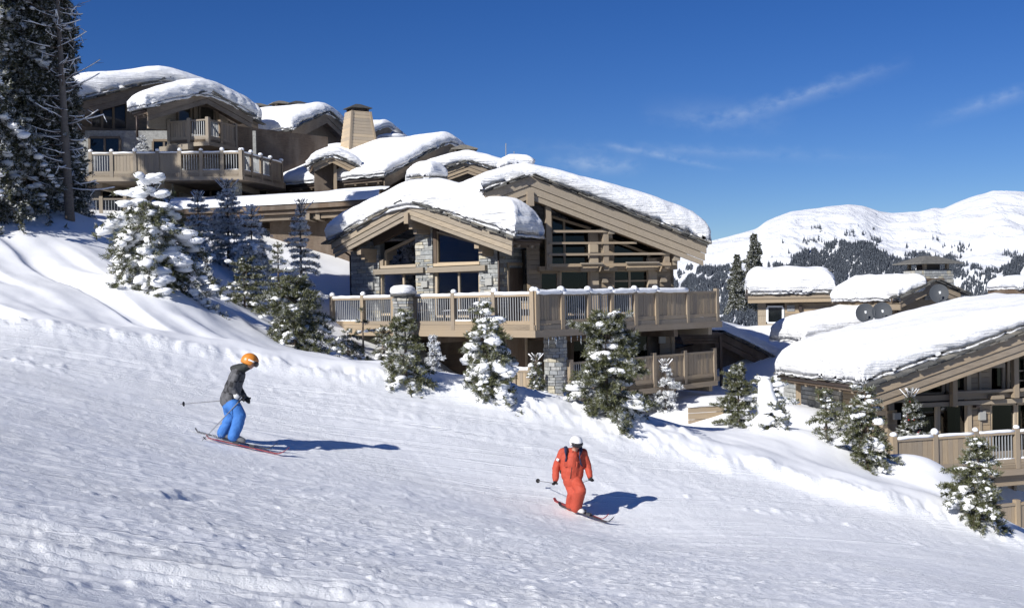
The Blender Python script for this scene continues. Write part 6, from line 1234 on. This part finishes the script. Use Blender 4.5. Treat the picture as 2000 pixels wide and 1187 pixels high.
def skier_blue():
    F0 = hit(446, 866, 12, 30); Y = F0.y; q = lambda x, y, d=0: P(x, y, Y + d); k = Y / FPX      # metres per pixel
    fw = (q(560, 882, .10) - q(400, 852, -.05)).normalized()
    root = thing('person', 'skier in a grey checked jacket, blue trousers and orange helmet gliding to the right', 'person', F0)
    sh, el, wr_ = q(463, 731, -.15), q(453, 757, -.24), q(466, 775, -.20); sh2, el2, wr2 = q(468, 731, .16), q(466, 757, .22), q(478, 777, .16)
    hp, kn, an = q(455, 790, -.09), q(469, 812, -.12), q(456, 851, -.10); hp2, kn2, an2 = q(447, 790, .10), q(452, 814, .11), q(434, 845, .10)
    hd = q(488, 707.5, 0); r = 12.2 * k; dh = (q(482, 783, -.1) - wr_).normalized(); hf = (fw + Vector((0, .30, -.28))).normalized()
    caps = face(root, hd, hf, r) + [
        (q(452, 781), q(455, 757), .158, .150, 1), (q(455, 757), q(464, 733), .150, .140, 1), (q(450, 779, -.08), q(458, 738, -.10), .11, .10, 1), (q(450, 779, .08), q(459, 738, .10), .11, .10, 1), (q(446, 783, 0), q(449, 770, 0), .155, .15, 1),
        (sh, el, .080, .070, 1), (el, wr_, .068, .055, 1), (sh2, el2, .080, .070, 1), (el2, wr2, .068, .055, 1), (wr_ - dh * .05, wr_ + dh * .01, .056, .052, 5),
        (q(464, 728), q(474, 718), .10, .085, 3), (q(456, 719), q(468, 718), .060, .075, 3), (q(474, 719), q(483, 714), .080, .085, 3),
        (q(451, 789), q(453, 781), .165, .155, 2), (hp, kn, .130, .110, 2), (kn, an, .112, .105, 2), (hp2, kn2, .130, .108, 2), (kn2, an2, .108, .100, 2)]
    caps += hand(wr_, dh, (.1, -.3, 1), 4, 1) + hand(wr2, (q(486, 784, .12) - wr2), (.1, .3, 1), 4, -1)
    body('body', root, caps, ['skin', 'cloth_check', 'cloth_blue', 'pack_dark', 'glove_black', 'cuff_white'])
    head_helmet(root, hd + Vector((0, 0, .015)), hf, r * 1.16, 'helmet_orange', True)
    for a in (an, an2): boot(root, a - Vector((0, 0, .01)) + fw * .02, fw, 'boot_grey')
    s0, s1 = an - Vector((0, 0, .075)), an2 - Vector((0, 0, .075)); L = 1.62
    for (a, lab, mt) in ((s0, 'red tipped ski under the near foot of the skier in blue trousers', 'ski_red'), (s1, 'dark ski under the far foot of the skier in blue trousers', 'ski_dark')):
        tl = a - fw * .50 ; tp = a + fw * .95
        tl.z = gz(tl.x, tl.y) + .015; tp.z = gz(tp.x, tp.y) + .02; ski(lab, tl, tp, mt, 'skis')
    m = MB(); rg = random.Random(8); c = q(415, 858, 0)
    for i in range(1500):
        f_ = rg.random() ** 1.5; o_ = c - fw * (f_ * 1.5 - .1) + Vector((rg.gauss(0, .05), rg.gauss(0, .18), abs(rg.gauss(0, .05 + .12 * f_)))); s_ = rg.uniform(.002, .007); m.add([o_ + Vector((s_, 0, 0)), o_ + Vector((-s_, s_, 0)), o_ + Vector((-s_, -s_, 0)), o_ + Vector((0, 0, s_ * 1.6))], [(0, 1, 3), (1, 2, 3), (2, 0, 3), (0, 2, 1)])
    tag(m.build('snow_spray', 'snow_tree', None), 'fine snow kicked up behind the skier in blue trousers', 'snow', None, 'stuff')
    pole('ski pole slanting down and back beside the skier in blue trousers', wr_ + dh * .07, q(394, 861, -.45), 'ski poles'); pole('ski pole pointing straight back behind the skier in blue trousers', wr2 + Vector((.04, 0, -.01)), q(352, 789, .5), 'ski poles')
skier_blue()
def skier_orange():
    F0 = hit(1124, 1004, 12, 32); Y = F0.y; q = lambda x, y, d=0: P(x, y, Y + d); k = Y / FPX; fw = (q(1208, 1024, -.55) - q(1118, 998, .1)).normalized(); fb = Vector((.42, -.9, -.1)).normalized()
    root = thing('person', 'skier in an orange suit and white helmet with a dark backpack, turning downhill', 'person', F0)
    sh, el, wr_ = q(1099, 883, .0), q(1086, 911, .05), q(1085, 935, -.05); sh2, el2, wr2 = q(1139, 884, .02), q(1147, 908, .05), q(1152, 928, -.06)
    hp, kn, an = q(1125, 938, -.05), q(1134, 957, -.28), q(1125, 990, -.02); hp2, kn2, an2 = q(1111, 938, .06), q(1119, 962, -.08), q(1115, 987, .15)
    hd = q(1125.5, 866, -.16); r = 10.0 * k; ff = Vector((.30, -.9, -.35)).normalized(); dn = Vector((0, -.1, -1)).normalized()
    caps = face(root, hd, ff, r) + [
        (q(1117, 931), q(1117, 912, -.02), .165, .170, 1), (q(1117, 912, -.02), q(1119, 890, -.03), .170, .145, 1), (q(1108, 928), q(1107, 890), .125, .120, 1), (q(1127, 928), q(1131, 890), .12, .115, 1), (q(1117, 905, -.08), q(1119, 890, -.08), .13, .12, 1), (q(1119, 888, -.02), q(1122, 881, -.05), .105, .075, 1), (q(1121, 884, -.05), q(1124, 874, -.10), .06, .06, 0),
        (sh, el, .088, .078, 1), (el, wr_, .076, .064, 1), (sh2, el2, .086, .076, 1), (el2, wr2, .074, .062, 1), (sh, sh2, .09, .09, 1),
        (q(1117, 938), q(1117, 930), .168, .165, 1), (hp, kn, .122, .110, 1), (kn, an, .112, .112, 1), (hp2, kn2, .120, .108, 1), (kn2, an2, .108, .108, 1)]
    caps += hand(wr_, (-.05, -.15, -1), (-.2, -1, 0), 2, 1) + hand(wr2, (.12, -.15, -1), (.2, -1, 0), 2, -1)
    b = body('body', root, caps, ['skin', 'cloth_orange', 'glove_black'])
    head_helmet(root, hd + Vector((0, 0, .02)), ff, r * 1.15, 'helmet_white'); s = ff.cross(Vector((0, 0, 1))).normalized(); u = s.cross(ff); m = MB(); c = hd - u * r * .62 + ff * r * .98; m.tube([c - s * .022, c + ff * .004, c + s * .022], [.004, .007, .004], 6); m.build('mouth', 'lip', root)
    m = MB(); m.box(Matrix.Translation(q(1106, 906, -.165)), .09, .012, .10); m.box(Matrix.Translation(q(1122, 906, -.17)) @ Matrix.Rotation(.1, 4, 'Y'), .11, .012, .11); m.build('pocket', 'cloth_orange', root)
    m = MB(); m.box(Matrix.Translation(q(1089, 897, -.085)) @ Matrix.Rotation(.5, 4, 'Y'), .05, .02, .05); m.build('badge', 'ski_white', root)
    m = MB(); m.tube([q(1119, 880, -.16), q(1117, 912, -.195), q(1114, 934, -.17)], .006, 5); m.build('zip', 'pack_dark', root)
    for a in (an, an2): boot(root, a + Vector((0, 0, -.01)), fw, 'boot_white')
    for (a, lab, mt) in ((an, 'dark ski under the near foot of the skier in orange', 'ski_dark'), (an2, 'red and white ski under the far foot of the skier in orange', 'ski_red')):
        tl = a - fw * .42 - Vector((0, 0, .07)); tp = a + fw * .85; tl.z = gz(tl.x, tl.y) + .02; tp.z = gz(tp.x, tp.y) + .02; ski(lab, tl, tp, mt, 'skis')
    pole('ski pole held low on the left of the skier in orange', wr_ + Vector((0, -.03, -.08)), q(1048, 938, .85), 'ski poles'); pole('ski pole reaching back between arm and knee of the skier in orange', wr2 + Vector((0, -.03, -.08)), q(1131, 944, 1.0), 'ski poles')
    pk = thing('backpack', 'dark backpack worn by the skier in orange', 'backpack', q(1104, 905, .25)); m = MB(); cs = []
    c = q(1113, 900, .27); bd = body('pack_body', pk, [(c + Vector((-.10, 0, .16)), c + Vector((-.10, 0, -.16)), .12, .12, 0), (c + Vector((.08, 0, .16)), c + Vector((.08, 0, -.16)), .12, .12, 0), (c + Vector((0, .05, .1)), c + Vector((0, .05, -.12)), .13, .13, 0)], ['pack_olive'], .02, 3)
    for (x0, x1) in ((1105, 1106), (1134, 1132)):
        m = MB(); m.tube([q(x0, 874, .12), q(x0, 872, -.02), q(x0 + .5, 880, -.135), q(x1, 893, -.165), q(x1 - (2 if x0 < 1120 else -2), 905, -.15), q(x1 - (6 if x0 < 1120 else -8), 916, .02)], [.03, .034, .034, .032, .022, .014], 8, flat=.45); m.build('shoulder_strap', 'strap_navy', pk, True)
skier_orange()
